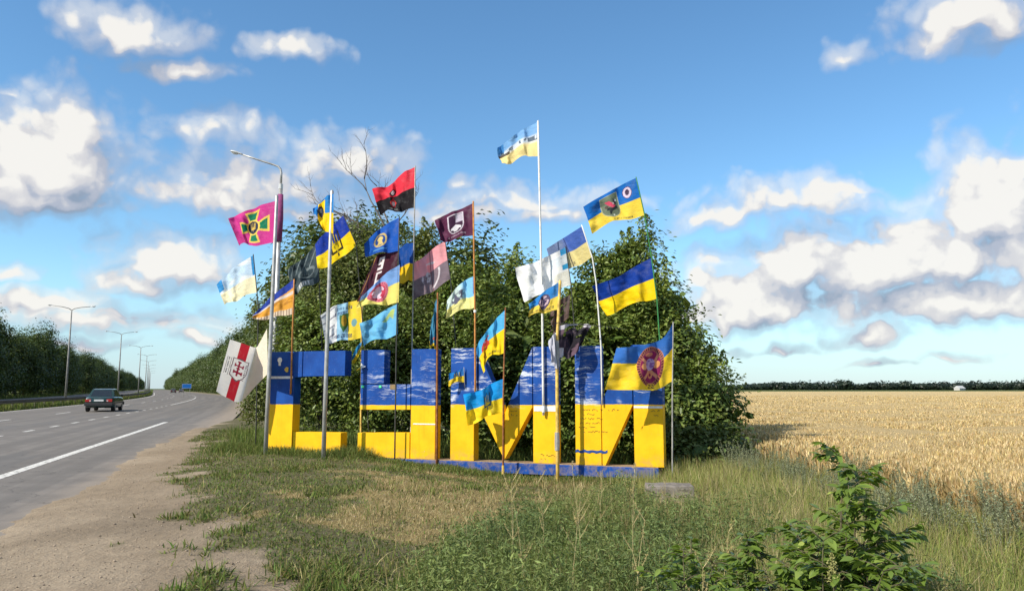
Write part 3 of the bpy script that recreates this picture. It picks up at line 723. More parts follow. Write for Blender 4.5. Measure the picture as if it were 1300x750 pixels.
# print helpers: C colour array, X left..right and Y top..bottom as seen
def fill(C, c): C[:] = lin(*c)
def P_(C, mask, c, a=1.0): C[mask] = C[mask] * (1 - a) + np.array(lin(*c)) * a
def soft(C, m, c): C[:] = C * (1 - m[..., None]) + np.array(lin(*c)) * m[..., None]
def ell(X, Y, cx, cy, rx, ry): return ((X - cx) / rx) ** 2 + ((Y - cy) / ry) ** 2 < 1
def rect(X, Y, x0, y0, x1, y1): return (X > x0) & (X < x1) & (Y > y0) & (Y < y1)
def inpoly(X, Y, pts):
    r = np.zeros(X.shape, bool); n = len(pts)
    for i in range(n):
        (x0, y0), (x1, y1) = pts[i], pts[(i + 1) % n]
        if y0 == y1: continue
        c = ((y0 > Y) != (y1 > Y)) & (X < (x1 - x0) * (Y - y0) / (y1 - y0) + x0); r ^= c
    return r
def trident(X, Y, cx, cy, w, h):
    x, y = np.abs((X - cx) / w), (Y - cy) / h
    return ((x < .10) & (y > -1) & (y < .95)) | ((x > .62) & (x < .86) & (y > -.85) & (y < .55)) | ((y > .42) & (y < .62) & (x < .86)) | ((x > .1) & (x < .34) & (np.abs(y - .15 - x * .6) < .16)) | ((x > .26) & (x < .42) & (y > -.5 + x) & (y < .5))
def marks(C, X, Y, x0, x1, yc, h, n, c, seed, slope=0.0):  # a row of lettering too small to read
    rnd = random.Random(seed); w = (x1 - x0) / n
    for k in range(n):
        a = x0 + k * w; y = yc + slope * (k / n)
        if rnd.random() < .12: continue
        P_(C, rect(X, Y, a, y - h, a + w * .28, y + h), c)
        if rnd.random() < .7: P_(C, rect(X, Y, a, y - h, a + w * .72, y - h * .45), c)
        if rnd.random() < .6: P_(C, rect(X, Y, a + w * .5, y - h, a + w * .75, y + h * (1 if rnd.random() < .6 else 0)), c)
        if rnd.random() < .5: P_(C, rect(X, Y, a, y + h * .4, a + w * .72, y + h), c)
GLY = {'2': ['111', '001', '111', '100', '111'], '9': ['111', '101', '111', '001', '111'], 'C': ['111', '100', '100', '100', '111'], 'п': ['111', '101', '101', '101', '101'], 'т': ['111', '010', '010', '010', '010']}
def glyph(C, X, Y, ch, x, y, w, h, c):
    for r, row in enumerate(GLY[ch]):
        for k, b in enumerate(row):
            if b == '1': P_(C, rect(X, Y, x + w * k / 3, y + h * r / 5, x + w * (k + 1.02) / 3, y + h * (r + 1.02) / 5), c)
BL, YE = (10, 70, 170), (255, 210, 20)
def two(top, bot, split=.5):
    def f(C, X, Y): fill(C, top); P_(C, Y > split, bot)
    return f
def d_pink(C, X, Y):
    fill(C, (205, 58, 140))
    x, y = (X - .58) / .36, (Y - .5) / .46
    def arm(a, b, g): return (a > .12) & (a < .92 - g) & (np.abs(b) < (.12 + .36 * a) - g * 1.2)
    for g, c in ((0, (235, 200, 90)), (.09, (10, 120, 85))):
        for a, b in ((x, y), (-x, y), (y, x), (-y, x)): P_(C, arm(a, b, g), c)
    P_(C, ell(X, Y, .58, .5, .155, .21), (240, 205, 95)); P_(C, ell(X, Y, .58, .5, .125, .17), (45, 50, 70))
    P_(C, trident(X, Y, .58, .49, .065, .12), (235, 200, 90))
def d_white_ukr(C, X, Y):
    fill(C, (196, 220, 240)); P_(C, Y > .52, (250, 240, 200)); soft(C, sstep(fbm(X * 3, Y * 3, 401), .45, .6) * (Y < .55), (232, 238, 240))
    P_(C, (X > .94) & (Y < .52), (40, 140, 205)); P_(C, (X < .18) & (Y < .45), (60, 150, 215)); soft(C, sstep(fbm(X * 5, Y * 7, 402), .55, .62) * (np.abs(Y - .5) < .22) * (X > .2) * (X < .75) * .35, (120, 130, 140))
def d_cross(C, X, Y):
    fill(C, (248, 247, 247)); xx = X / .52
    P_(C, (X > .52), (232, 222, 200)); P_(C, (xx > .42) & (xx < .74), (196, 40, 58))
    sh = inpoly(xx, Y, [(.28, .28), (.88, .28), (.90, .52), (.60, .68), (.28, .60)]) | ell(xx, Y, .58, .46, .31, .19)
    P_(C, sh, (240, 240, 242)); ring = sh & ~(inpoly(xx, Y, [(.31, .30), (.85, .30), (.87, .515), (.60, .655), (.31, .585)]) | ell(xx, Y, .58, .46, .28, .17)); P_(C, ring, (110, 90, 100))
    for (cx, cy) in ((.56, .40), (.56, .52)):
        P_(C, rect(xx, Y, cx - .15, cy - .014, cx + .15, cy + .014) | rect(xx, Y, cx - .03, cy - .07, cx + .03, cy + .07) | rect(xx, Y, cx - .17, cy - .03, cx - .12, cy + .03) | rect(xx, Y, cx + .12, cy - .03, cx + .17, cy + .03) | rect(xx, Y, cx - .07, cy - .08, cx + .07, cy - .06), (150, 25, 60))
    for k in range(9):
        y = .31 + k * .033; P_(C, rect(xx, Y, .12, y, .17, y + .018), (60, 60, 70)); P_(C, rect(xx, Y, .78, y + .03, .83, y + .045), (90, 60, 80))
    P_(C, (np.abs(xx - .08) < .008) & (Y > .29) & (Y < .62), (60, 60, 70)); P_(C, (np.abs(xx - .22) < .008) & (Y > .29) & (Y < .62), (60, 60, 70))
def d_gold(C, X, Y):
    fill(C, (35, 60, 150)); P_(C, Y > .42 - .2 * X, (225, 160, 60)); n = fbm(X * 6, Y * 10, 411); soft(C, sstep(n, .5, .6) * (Y > .38) * (Y < .75) * .6, (150, 95, 30)); soft(C, sstep(np.abs(Y - .36), .07, .03) * .8, (220, 215, 215))
    P_(C, Y > .80, (215, 195, 170)); P_(C, (Y > .80) & (np.sin(X * 95) > .3), (150, 125, 110))
def d_dark(C, X, Y):
    fill(C, (42, 58, 66)); n = fbm(X * 3, Y * 3, 421); soft(C, sstep(n, .45, .7) * .5, (95, 110, 115)); P_(C, ell(X, Y, .62, .55, .26, .16) & ~ell(X, Y, .62, .58, .22, .11), (120, 132, 136)); P_(C, rect(X, Y, .55, .35, .66, .62), (100, 114, 118))
    soft(C, (Y > .80) * (X > .2) * (X < .8) * .7, (150, 160, 160)); [glyph(C, X, Y, g, .3 + .14 * k, .80, .11, .15, (235, 235, 235)) for k, g in enumerate('ппт')]
    P_(C, (np.abs(np.sin(X * 14 + Y * 9)) > .97) & (Y < .4), (120, 135, 138))
def d_small_top(C, X, Y): fill(C, (30, 130, 205)); P_(C, (Y > .48) | ((X < .62) & (Y > .05)), YE); P_(C, X < .3, (30, 120, 200)); P_(C, ell(X, Y, .42, .45, .16, .24), (70, 70, 75)); P_(C, ell(X, Y, .45, .40, .07, .1), (170, 170, 170))
def d_tri_black(C, X, Y): fill(C, (28, 60, 165)); P_(C, Y > .52, (250, 215, 20)); P_(C, trident(X, Y, .55, .55, .19, .40), (50, 45, 25)); P_(C, trident(X, Y, .55, .55, .10, .30), (240, 210, 30))
def d_redblack(C, X, Y):
    fill(C, (226, 52, 70)); P_(C, Y > .5, (28, 24, 28)); P_(C, ell(X, Y, .42, .36, .10, .11), (40, 25, 30)); P_(C, ell(X, Y, .42, .35, .05, .07), (215, 200, 200))
    P_(C, inpoly(X, Y, [(.42, .52), (.52, .72), (.47, .86), (.37, .86), (.31, .72)]), (200, 60, 60)); P_(C, ell(X, Y, .42, .74, .055, .08), (225, 215, 210)); marks(C, X, Y, .30, .56, .93, .02, 9, (150, 150, 150), 5)
def d_blue_gold(C, X, Y): fill(C, (22, 84, 176)); P_(C, ell(X, Y, .50, .50, .19, .27), (205, 180, 110)); P_(C, ell(X, Y, .50, .50, .15, .21), (30, 70, 140)); P_(C, ell(X, Y, .50, .44, .08, .10) | inpoly(X, Y, [(.42, .68), (.58, .68), (.54, .5), (.46, .5)]), (215, 190, 120)); P_(C, rect(X, Y, .3, .83, .68, .88), (90, 150, 200))
def d_maroon9(C, X, Y): fill(C, (62, 18, 38)); n = fbm(X * 4, Y * 4, 431); soft(C, sstep(n, .5, .65) * .4, (120, 60, 70)); glyph(C, X, Y, '9', .50, .10, .15, .34, (225, 215, 215)); glyph(C, X, Y, 'C', .50, .50, .15, .30, (215, 205, 205)); P_(C, np.abs(X - .35 + .4 * Y) < .02, (170, 130, 60))
def d_redround(C, X, Y):
    fill(C, (120, 165, 225)); P_(C, Y > .46, (238, 222, 120)); P_(C, ell(X, Y, .46, .52, .27, .38), (205, 110, 130)); P_(C, ell(X, Y, .46, .52, .20, .29), (190, 60, 85)); n = fbm(X * 12, Y * 9, 441, 3); P_(C, ell(X, Y, .46, .52, .17, .25) & (n > .5), (225, 205, 220)); P_(C, ell(X, Y, .46, .52, .25, .355) & ~ell(X, Y, .46, .52, .225, .32) & (np.sin(np.arctan2(Y - .52, X - .46) * 26) > 0), (150, 70, 90))
def d_lblue(C, X, Y): fill(C, (110, 185, 228)); P_(C, inpoly(X, Y, [(.60, .38), (.84, .10), (.92, .12), (.88, .42), (.80, .30), (.70, .44)]), (190, 210, 120)); soft(C, sstep(fbm(X * 2, Y * 4, 451), .4, .65) * (Y < .45) * .35, (60, 120, 160))
def d_whiteshield(C, X, Y):
    fill(C, (228, 230, 232)); P_(C, X > .42, (150, 195, 222)); P_(C, X > .70, (240, 210, 60)); P_(C, inpoly(X, Y, [(.48, .32), (.72, .28), (.70, .62), (.58, .80), (.50, .62)]), (70, 110, 60)); P_(C, ell(X, Y, .60, .48, .07, .16), (170, 140, 50))
    marks(C, X, Y, .42, .80, .14, .045, 10, (30, 60, 110), 11); marks(C, X, Y, .36, .74, .26, .04, 9, (30, 60, 110), 12); marks(C, X, Y, .34, .80, .88, .05, 13, (20, 45, 90), 13); P_(C, ell(X, Y, .84, .56, .06, .1), (120, 165, 170))
    P_(C, (np.abs(np.sin(Y * 13 + X * 3)) > .95) & (X < .36), (150, 150, 160)); soft(C, ((X < .42) * (Y > .5) * (fbm(X * 9, Y * 7, 461) > .55)) * .4, (110, 110, 130))
def shield(X, Y, cx, cy, w, h): x, y = (X - cx) / w, (Y - cy) / h; return (np.abs(x) < 1) & (y > -1) & (y < 1) & ((y < .1) | (np.abs(x) < np.sqrt(np.clip(1 - ((y - .1) / .9) ** 2, 0, 1))))
def d_maroon_sh(C, X, Y):
    fill(C, (92, 42, 72)); P_(C, shield(X, Y, .55, .46, .20, .34), (215, 205, 215)); P_(C, shield(X, Y, .55, .46, .175, .31), (60, 32, 58)); P_(C, rect(X, Y, .55, .16, .73, .44) & shield(X, Y, .55, .46, .175, .31), (190, 180, 195)); P_(C, (np.abs((Y - .55) - np.abs(X - .55) * .8) < .05) & shield(X, Y, .55, .46, .15, .28), (230, 225, 230)); P_(C, ell(X, Y, .55, .66, .06, .07), (220, 215, 220)); marks(C, X, Y, .34, .80, .88, .022, 16, (190, 170, 185), 17)
def d_pinkblack(C, X, Y):
    fill(C, (246, 165, 172)); P_(C, Y > .50, (135, 118, 128)); n = fbm(X * 3, Y * 3, 471); soft(C, sstep(n, .5, .7) * (Y > .5) * .6, (60, 50, 62)); r = np.hypot((X - .38) / .36, (Y - .60) / .36); P_(C, (r > .86) & (r < 1.0) & (X > .36) & (np.sin(np.arctan2(Y - .6, X - .38) * 3) > -.6), (225, 215, 220)); P_(C, ell(X, Y, .34, .60, .14, .15) & (fbm(X * 14, Y * 12, 472) > .5), (200, 190, 200)); P_(C, np.abs(X - .50) < .01, (120, 70, 80))
def d_pale(C, X, Y): fill(C, (130, 195, 232)); soft(C, sstep(.75 - X + .2 * (Y - .5), 0, .35) * .75, (226, 232, 215)); P_(C, Y > .56 + .08 * X, (240, 232, 150)); n = fbm(X * 12, Y * 10, 481); P_(C, ell(X, Y, .42, .42, .24, .26) & (n > .47), (95, 95, 115)); P_(C, (X > .93) & (Y < .55), (20, 100, 175)); marks(C, X, Y, .2, .62, .78, .03, 9, (150, 150, 120), 19)
def d_furl(C, X, Y): fill(C, (70, 140, 175)); soft(C, sstep(fbm(X * 2, Y * 6, 491), .45, .6) * .5, (40, 100, 130)); P_(C, Y > .92, (230, 195, 40)); P_(C, ell(X, Y, .6, .8, .2, .05), (170, 90, 80))
def d_red_emb(C, X, Y): fill(C, (80, 175, 225)); P_(C, Y > .42, (245, 210, 25)); n = fbm(X * 8, Y * 8, 495); P_(C, ell(X, Y, .36, .40, .20, .18) & (n > .42), (190, 60, 50)); P_(C, ell(X, Y, .30, .66, .12, .12) & (n > .45), (150, 55, 45)); marks(C, X, Y, .22, .92, .90, .028, 15, (70, 70, 60), 21)
def d_tri_pale(C, X, Y): fill(C, (20, 150, 225)); P_(C, Y > .52 + .05 * X, (250, 222, 40)); P_(C, trident(X, Y, .56, .5, .14, .30), (40, 90, 120)); P_(C, trident(X, Y, .56, .5, .08, .22), (235, 215, 60))
def d_tri_small(C, X, Y): fill(C, (25, 120, 195)); P_(C, Y > .55, (235, 200, 40)); P_(C, trident(X, Y, .5, .42, .2, .3), (230, 205, 60))
def d_top(C, X, Y): fill(C, (125, 175, 225)); P_(C, Y > .5, (240, 218, 150)); soft(C, sstep(.16 - np.abs(Y - .44), 0, .1) * .75 * (X > .1), (240, 242, 245)); n = fbm(X * 16, Y * 5, 501, 3); P_(C, (Y > .36) & (Y < .50) & (n > .52), (95, 110, 125)); P_(C, (X < .3) & (np.abs(Y - .52) < .06), (90, 80, 70)); P_(C, (X < .2) & (Y < .35), (70, 140, 205))
def d_white(C, X, Y): fill(C, (250, 250, 250)); P_(C, (X > .88) & (Y < .55), (60, 165, 220)); P_(C, (X > .70) & (Y > .16) & (Y < .42), (232, 240, 247)); P_(C, (X > .7) & (Y > .6), (240, 236, 222))
def d_washed(C, X, Y): fill(C, (72, 102, 180)); P_(C, Y > .5, (226, 208, 140)); soft(C, sstep(.55 - X, 0, .3) * .6, (130, 140, 150)); P_(C, (np.abs(X - .45) < .008), (60, 60, 70)); marks(C, X, Y, .20, .52, .88, .03, 8, (90, 90, 80), 23)
def d_emb_small(C, X, Y): fill(C, (45, 125, 195)); P_(C, Y > .5, (235, 205, 80)); P_(C, ell(X, Y, .50, .48, .20, .34), (70, 60, 95)); n = fbm(X * 14, Y * 10, 511); P_(C, ell(X, Y, .50, .48, .16, .28) & (n > .52), (205, 180, 190)); marks(C, X, Y, .1, .85, .86, .05, 9, (120, 110, 60), 25)
def d_brown(C, X, Y): fill(C, (104, 84, 78)); n = fbm(X * 5, Y * 6, 521); soft(C, sstep(n, .5, .6) * .6, (60, 48, 48)); P_(C, (X < .25) & (Y > .4), (170, 60, 50)); P_(C, ell(X, Y, .25, .6, .12, .08), (205, 150, 60))
def d_black(C, X, Y): fill(C, (38, 34, 42)); n = fbm(X * 4, Y * 5, 531); soft(C, sstep(n, .52, .6) * .8, (120, 95, 110)); P_(C, (Y < .14), (200, 195, 205)); P_(C, (X > .6) & (Y > .45), (70, 58, 70)); P_(C, (X > .80) & (Y > .70), (210, 205, 212))
def d_tail(C, X, Y): fill(C, (205, 205, 216)); soft(C, sstep(fbm(X * 3, Y * 6, 541), .5, .6) * .3, (150, 150, 170))
def d_shield(C, X, Y):
    fill(C, (22, 106, 190)); P_(C, Y > .52, (245, 212, 75)); P_(C, shield(X, Y, .44, .48, .185, .38), (176, 178, 150)); P_(C, shield(X, Y, .44, .48, .172, .36), (112, 124, 104))
    P_(C, inpoly(X, Y, [(.33, .28), (.40, .30), (.46, .42), (.52, .50), (.50, .60), (.44, .56), (.38, .44)]), (225, 80, 110)); P_(C, inpoly(X, Y, [(.36, .50), (.44, .55), (.55, .50), (.57, .58), (.50, .62), (.43, .66), (.40, .76), (.37, .74), (.38, .62), (.33, .58)]), (45, 52, 55)); P_(C, ell(X, Y, .53, .38, .035, .08), (50, 55, 70)); P_(C, ell(X, Y, .555, .33, .022, .04), (220, 220, 225)); P_(C, ell(X, Y, .345, .46, .03, .05), (90, 75, 70)); P_(C, rect(X, Y, .43, .76, .46, .82), (200, 205, 190)); P_(C, ell(X, Y, .47, .42, .02, .04), (220, 190, 190))
    P_(C, ell(X, Y, .80, .26, .072, .16), (60, 50, 110)); P_(C, ell(X, Y, .80, .26, .062, .14), (225, 205, 225)); P_(C, ell(X, Y, .80, .25, .03, .08), (70, 50, 80)); marks(C, X, Y, .42, .80, .93, .022, 14, (80, 75, 60), 27)
def d_22(C, X, Y):
    fill(C, (55, 112, 190)); P_(C, Y > .37 + .06 * X, (255, 215, 50)); cx, cy, rx, ry = .57, .50, .235, .43
    P_(C, ell(X, Y, cx, cy, rx, ry), (205, 130, 85)); P_(C, ell(X, Y, cx, cy, rx * .95, ry * .95), (225, 185, 75) if False else (190, 120, 90)); P_(C, ell(X, Y, cx, cy, rx * .80, ry * .80), (140, 35, 85))
    th = np.arctan2((Y - cy) / ry, (X - cx) / rx); rr = np.hypot((X - cx) / rx, (Y - cy) / ry); P_(C, (rr > .82) & (rr < .97) & (np.abs(np.sin(th * 21)) > .55) & (np.abs(th - 1.57) > .28), (95, 35, 60))
    x, y = (X - cx) / rx, (Y - cy) / ry
    for s in (-1, 1): P_(C, (np.abs(y - .1 - s * x * .9) < .11) & (rr < .78), (225, 150, 110)); P_(C, ell(x, y, s * .5, -.05, .22, .17), (235, 160, 100))
    n = fbm(X * 20, Y * 16, 551); P_(C, ell(x, y, 0, -.12, .36, .30), (195, 165, 205)); P_(C, ell(x, y, 0, -.12, .36, .30) & (n > .55), (150, 100, 165)); P_(C, ell(x, y, .02, .42, .2, .17), (225, 140, 100)); P_(C, ell(x, y, .02, .40, .1, .08), (140, 40, 70)); P_(C, ell(x, y, -.1, -.62, .30, .10), (200, 120, 90))
    P_(C, rect(X, Y, .505, .865, .635, .965), (255, 215, 50)); glyph(C, X, Y, '2', .515, .875, .05, .085, (70, 25, 50)); glyph(C, X, Y, '2', .575, .875, .05, .085, (70, 25, 50))

flag('magenta flag with a green cross and golden edging', [((349, 255.5), (348, 308)), ((325, 263), (326, 310)), ((306, 270), (314, 312)), ((291, 280), (303, 311))], D1, d_pink, .7, .07, 1.1, 1, 110, 70)
flag('faded white, pale blue and cream flag on a thin pole', [((321.6, 324), (326.6, 371)), ((301, 337), (307, 377)), ((287, 349), (296, 383)), ((275, 361), (285, 388))], 18.4, d_white_ukr, .6, .06, 1.3, 2)
flag('white flag with red stripe and double cross shield, folded over', [((339, 417), (340, 474)), ((330, 434), (328, 487)), ((324.5, 441), (305, 509)), ((308, 436), (289, 504)), ((292, 430.5), (274.5, 497))], D1, d_cross, 0, .03, 1.0, 3, 120, 84, dlist=[0, .55, .75, .25, -.15])
flag('gold and blue fringed pennant on the orange pole', [((374, 354), (374, 398)), ((356, 367), (356, 402)), ((340, 381), (338, 404)), ((321, 400), (321, 406.5))], dp3, d_gold, .7, .05, 1.5, 4)
flag('tattered dark green flag with pale lettering', [((403.5, 308), (406, 357)), ((386, 326), (394, 362)), ((373, 336), (382, 368)), ((364, 343), (373, 372))], dp16, d_dark, .5, .08, 1.4, 5)
flag('small folded yellow and blue flag at the top of the grey steel pole', [((423.5, 246), (423, 297)), ((414, 250), (413, 292)), ((405, 258), (404, 279)), ((397, 266), (398, 273))], D2 - .05, d_small_top, .3, .05, 1.2, 6, 60, 50)
flag('blue and yellow flag with a large black trident', [((436, 273.5), (452.5, 311)), ((424, 284), (437, 325)), ((412, 297), (421, 336)), ((400, 309), (403, 339))], 17.2, d_tri_black, .4, .05, 1.2, 7, 100, 64)
flag('red and black flag with skull emblem', [((527, 212), (527, 264)), ((510, 221), (510, 267)), ((494, 235), (496, 269)), ((472, 241), (483, 271))], dp5, d_redblack, .5, .06, 1.4, 8, 100, 64)
flag('deep blue flag with a round golden badge', [((507, 276), (506.6, 318)), ((490, 285), (490, 321)), ((476, 296), (475, 323)), ((462.5, 310), (464, 324))], dp6, d_blue_gold, .5, .05, 1.2, 9)
flag('dark maroon flag with white figures, half hidden', [((506, 319), (502, 352)), ((491, 320), (480, 366)), ((477, 326), (465, 378)), ((466, 350), (453, 381))], dp6 + .05, d_maroon9, .7, .05, 1.3, 10)
flag('narrow plain blue and yellow flag behind the blue one', [((525, 308), (524.5, 357)), ((515, 310), (515, 358)), ((506, 316), (507, 359))], dp5, two((18, 72, 150), (238, 196, 25), .54), .7, .05, 1.1, 11, 60, 50)
flag('pale blue and yellow flag with red round emblem', [((507.5, 336), (506, 384)), ((490, 347), (490, 386)), ((474, 362), (473, 388)), ((459, 377), (452, 388))], dp6 - .02, d_redround, .35, .06, 1.3, 12, 100, 66)
flag('light blue flag with yellow mark, lowest on its pole', [((505.5, 385), (505, 424)), ((488, 394), (490, 429)), ((470, 405), (474, 434)), ((456, 411), (462, 438))], dp6, d_lblue, .4, .07, 1.0, 13)
flag('white, blue and yellow flag with green shield and dark lettering', [((460, 380), (458, 429)), ((440, 384), (440, 432)), ((424, 389), (424, 434)), ((407, 400), (413, 435))], dp4, d_whiteshield, .3, .05, 1.5, 14, 120, 76)
flag('maroon flag with white edged shield', [((600.5, 258), (601.6, 298.5)), ((583, 266), (585, 302)), ((567, 272), (570, 305)), ((552, 279), (558, 308))], dp7, d_maroon_sh, .4, .05, 1.3, 15, 100, 66)
flag('faded pink and black flag with white arc', [((565, 306), (572, 354)), ((552, 314), (558, 363)), ((539, 325), (543, 373)), ((525, 334), (525, 382))], dp18, d_pinkblack, .35, .05, 1.2, 16, 100, 66)
flag('whitish blue and yellow flag with grey emblem on the orange pole', [((603, 350), (603, 390)), ((590, 356), (592, 393)), ((578, 366), (579, 397)), ((569, 381), (566, 402))], dp7, d_pale, .4, .06, 1.2, 17)
flag('furled blue flag hanging limp above letter У', [((555.8, 374), (555.5, 443)), ((551, 392), (550, 441)), ((547, 416), (544, 437))], dp8, d_furl, .15, .06, 2.0, 18, 50, 60)
flag('blue and yellow flag with red emblem and folded lower corner', [((641.5, 393), (640, 448)), ((628, 407), (629, 451)), ((616, 422), (619, 456)), ((605, 444), (613, 474))], dp9, d_red_emb, .35, .06, 1.4, 19, 90, 66)
flag('blue and yellow flag with dark trident in front of letter М', [((640, 480), (640, 522)), ((622, 488), (623, 527)), ((606, 496), (611, 534)), ((589, 501), (594, 538))], dp9, d_tri_pale, -.1, .06, 1.2, 20, 90, 60)
flag('tiny blue and yellow flag on a stick on letter М', [((589, 467), (590, 485)), ((580, 471), (580, 485)), ((570, 474), (570, 490))], dp10, d_tri_small, -.08, .02, 1.2, 21, 40, 30)
flag('pale blue and cream flag flying highest on the white pole', [((682.8, 155), (684.4, 198)), ((663, 165), (666, 200)), ((647, 177), (652, 204)), ((631, 188), (636, 209))], dp11, d_top, .5, .06, 1.3, 22, 100, 64)
flag('white flag with light blue edge behind the tall white pole', [((718, 314), (725, 362)), ((696, 325), (704, 368)), ((675, 334), (685, 376)), ((655, 340), (667, 381))], dp13, d_white, -.05, .05, 1.5, 23, 90, 60)
flag('washed out blue and beige flag on the bent white pole', [((739, 287), (752, 326)), ((724, 297), (738, 335)), ((710, 305), (722, 343)), ((694, 316), (705, 352))], dp14, d_washed, 1.0, .04, 1.3, 24)
flag('small blue and yellow flag with dark round crest on the pipe', [((711, 357), (710.5, 393)), ((697, 366), (697, 395)), ((684, 376), (684, 398)), ((670, 386), (673, 402))], dp12, d_emb_small, .25, .05, 1.3, 25, 80, 54)
flag('torn brown and red rag tied to the pipe', [((724, 374), (722, 403)), ((713, 380), (709, 416)), ((700, 395), (697, 432)), ((690, 406), (688, 440))], dp12, d_brown, .12, .05, 1.4, 26, ragged=.35)
flag('torn black flag with white edge blowing off the pipe', [((708, 414), (708, 454)), ((723, 411), (721, 453)), ((740, 411), (733, 447)), ((757, 416), (742, 428))], dp12, d_black, .25, .07, 1.6, 27, ragged=.12)
flag('white torn strip hanging from the pipe beside letter М', [((708, 422), (709, 475)), ((702, 424), (704.5, 466)), ((697, 434), (699, 453))], dp12, d_tail, -.1, .03, 1.3, 28, 30, 50)
flag('blue and yellow flag with grey shield and red rider', [((807.5, 226), (818.5, 273)), ((785, 237), (796, 279)), ((763, 249), (774, 284)), ((742, 262), (753, 294))], dp15, d_shield, .35, .05, 1.2, 29, 130, 84)
flag('plain saturated blue and yellow flag on the green rod', [((827.5, 327), (834, 379)), ((803, 340), (813, 384)), ((778, 354), (792, 391)), ((753, 363), (771, 399))], dp15, two((14, 58, 150), (250, 210, 15), .5), .3, .06, 1.2, 30, 90, 60)
flag('large blue and yellow flag with maroon emblem numbered 22', [((854.5, 410), (854.5, 483)), ((840, 431), (840, 491)), ((820, 437), (820, 496)), ((800, 440), (797, 497)), ((784, 442), (770, 492))], dp17, d_22, -.35, .06, 1.2, 31, 170, 110)
flag('small blue and yellow ribbon tied beside letter У', [((459.5, 433), (458, 444)), ((453, 440), (453, 457)), ((447, 453), (447, 462))], dp4 - .02, two((40, 130, 180), (235, 200, 40), .5), -.05, .03, 1.2, 32, 30, 20)
flag('scrap of white and yellow cloth on the short arm of У', [((457, 459), (459, 463)), ((459, 461), (457, 467)), ((464, 465), (452, 471))], dC(457) - .02, two((225, 230, 235), (230, 200, 60), .5), -.05, .02, 1.0, 33, 24, 20)
# ------------------------------------------------------------------ trees: tapered trunks and limbs, crowns of leaf-sized faces
def leaves(P, N, L, W, rng, C):
    """leaf faces (folded diamonds) at points P with normals N"""
    n = len(P); a = rng.normal(size=(n, 3)); T_ = np.cross(N, a); T_ /= np.linalg.norm(T_, axis=1, keepdims=True) + 1e-9
    B_ = np.cross(N, T_); l = (L * rng.uniform(.65, 1.3, n))[:, None]; w = (W * rng.uniform(.7, 1.25, n))[:, None]
    droop = rng.uniform(-.25, .1, n)[:, None] * l
    V = np.empty((n, 4, 3)); V[:, 0] = P - T_ * l * .5; V[:, 1] = P + B_ * w * .5 + N * w * .12; V[:, 2] = P + T_ * l * .5 + N * droop; V[:, 3] = P - B_ * w * .5 + N * w * .12
    idx = np.arange(n * 4).reshape(n, 4)
    F_ = np.concatenate([idx[:, [0, 1, 2]], idx[:, [0, 2, 3]]])
    return V.reshape(-1, 3), F_, np.repeat(C, 4, axis=0)
def crown_points(rng, ells, n_cl, per, spread, shell=.55):
    """clump centres in the outer part of a set of ellipsoids; then leaves round them"""
    wts = np.array([e[3] * e[4] + e[3] * e[5] + e[4] * e[5] for e in ells]); wts = wts / wts.sum()
    which = rng.choice(len(ells), n_cl, p=wts); E = np.array(ells)[which]
    d = rng.normal(size=(n_cl, 3)); d /= np.linalg.norm(d, axis=1, keepdims=True)
    r = shell + (1 - shell) * rng.uniform(0, 1, n_cl) ** .6
    r *= 1 + .13 * np.clip(rng.normal(size=n_cl), -2, 1.4)
    ctr = E[:, :3] + d * r[:, None] * E[:, 3:]
    k = np.repeat(np.arange(n_cl), per); m = len(k)
    size = spread * rng.uniform(.6, 1.5, n_cl)
    off = np.clip(rng.normal(size=(m, 3)), -1.7, 1.7) * size[k][:, None] * np.array([1, 1, .62])
    P = ctr[k] + off
    N = d[k] * .55 + np.array([0, 0, .75]) + off / (size[k][:, None] + 1e-6) * .12 + rng.normal(size=(m, 3)) * .42
    N /= np.linalg.norm(N, axis=1, keepdims=True)
    return P, N, ctr, k
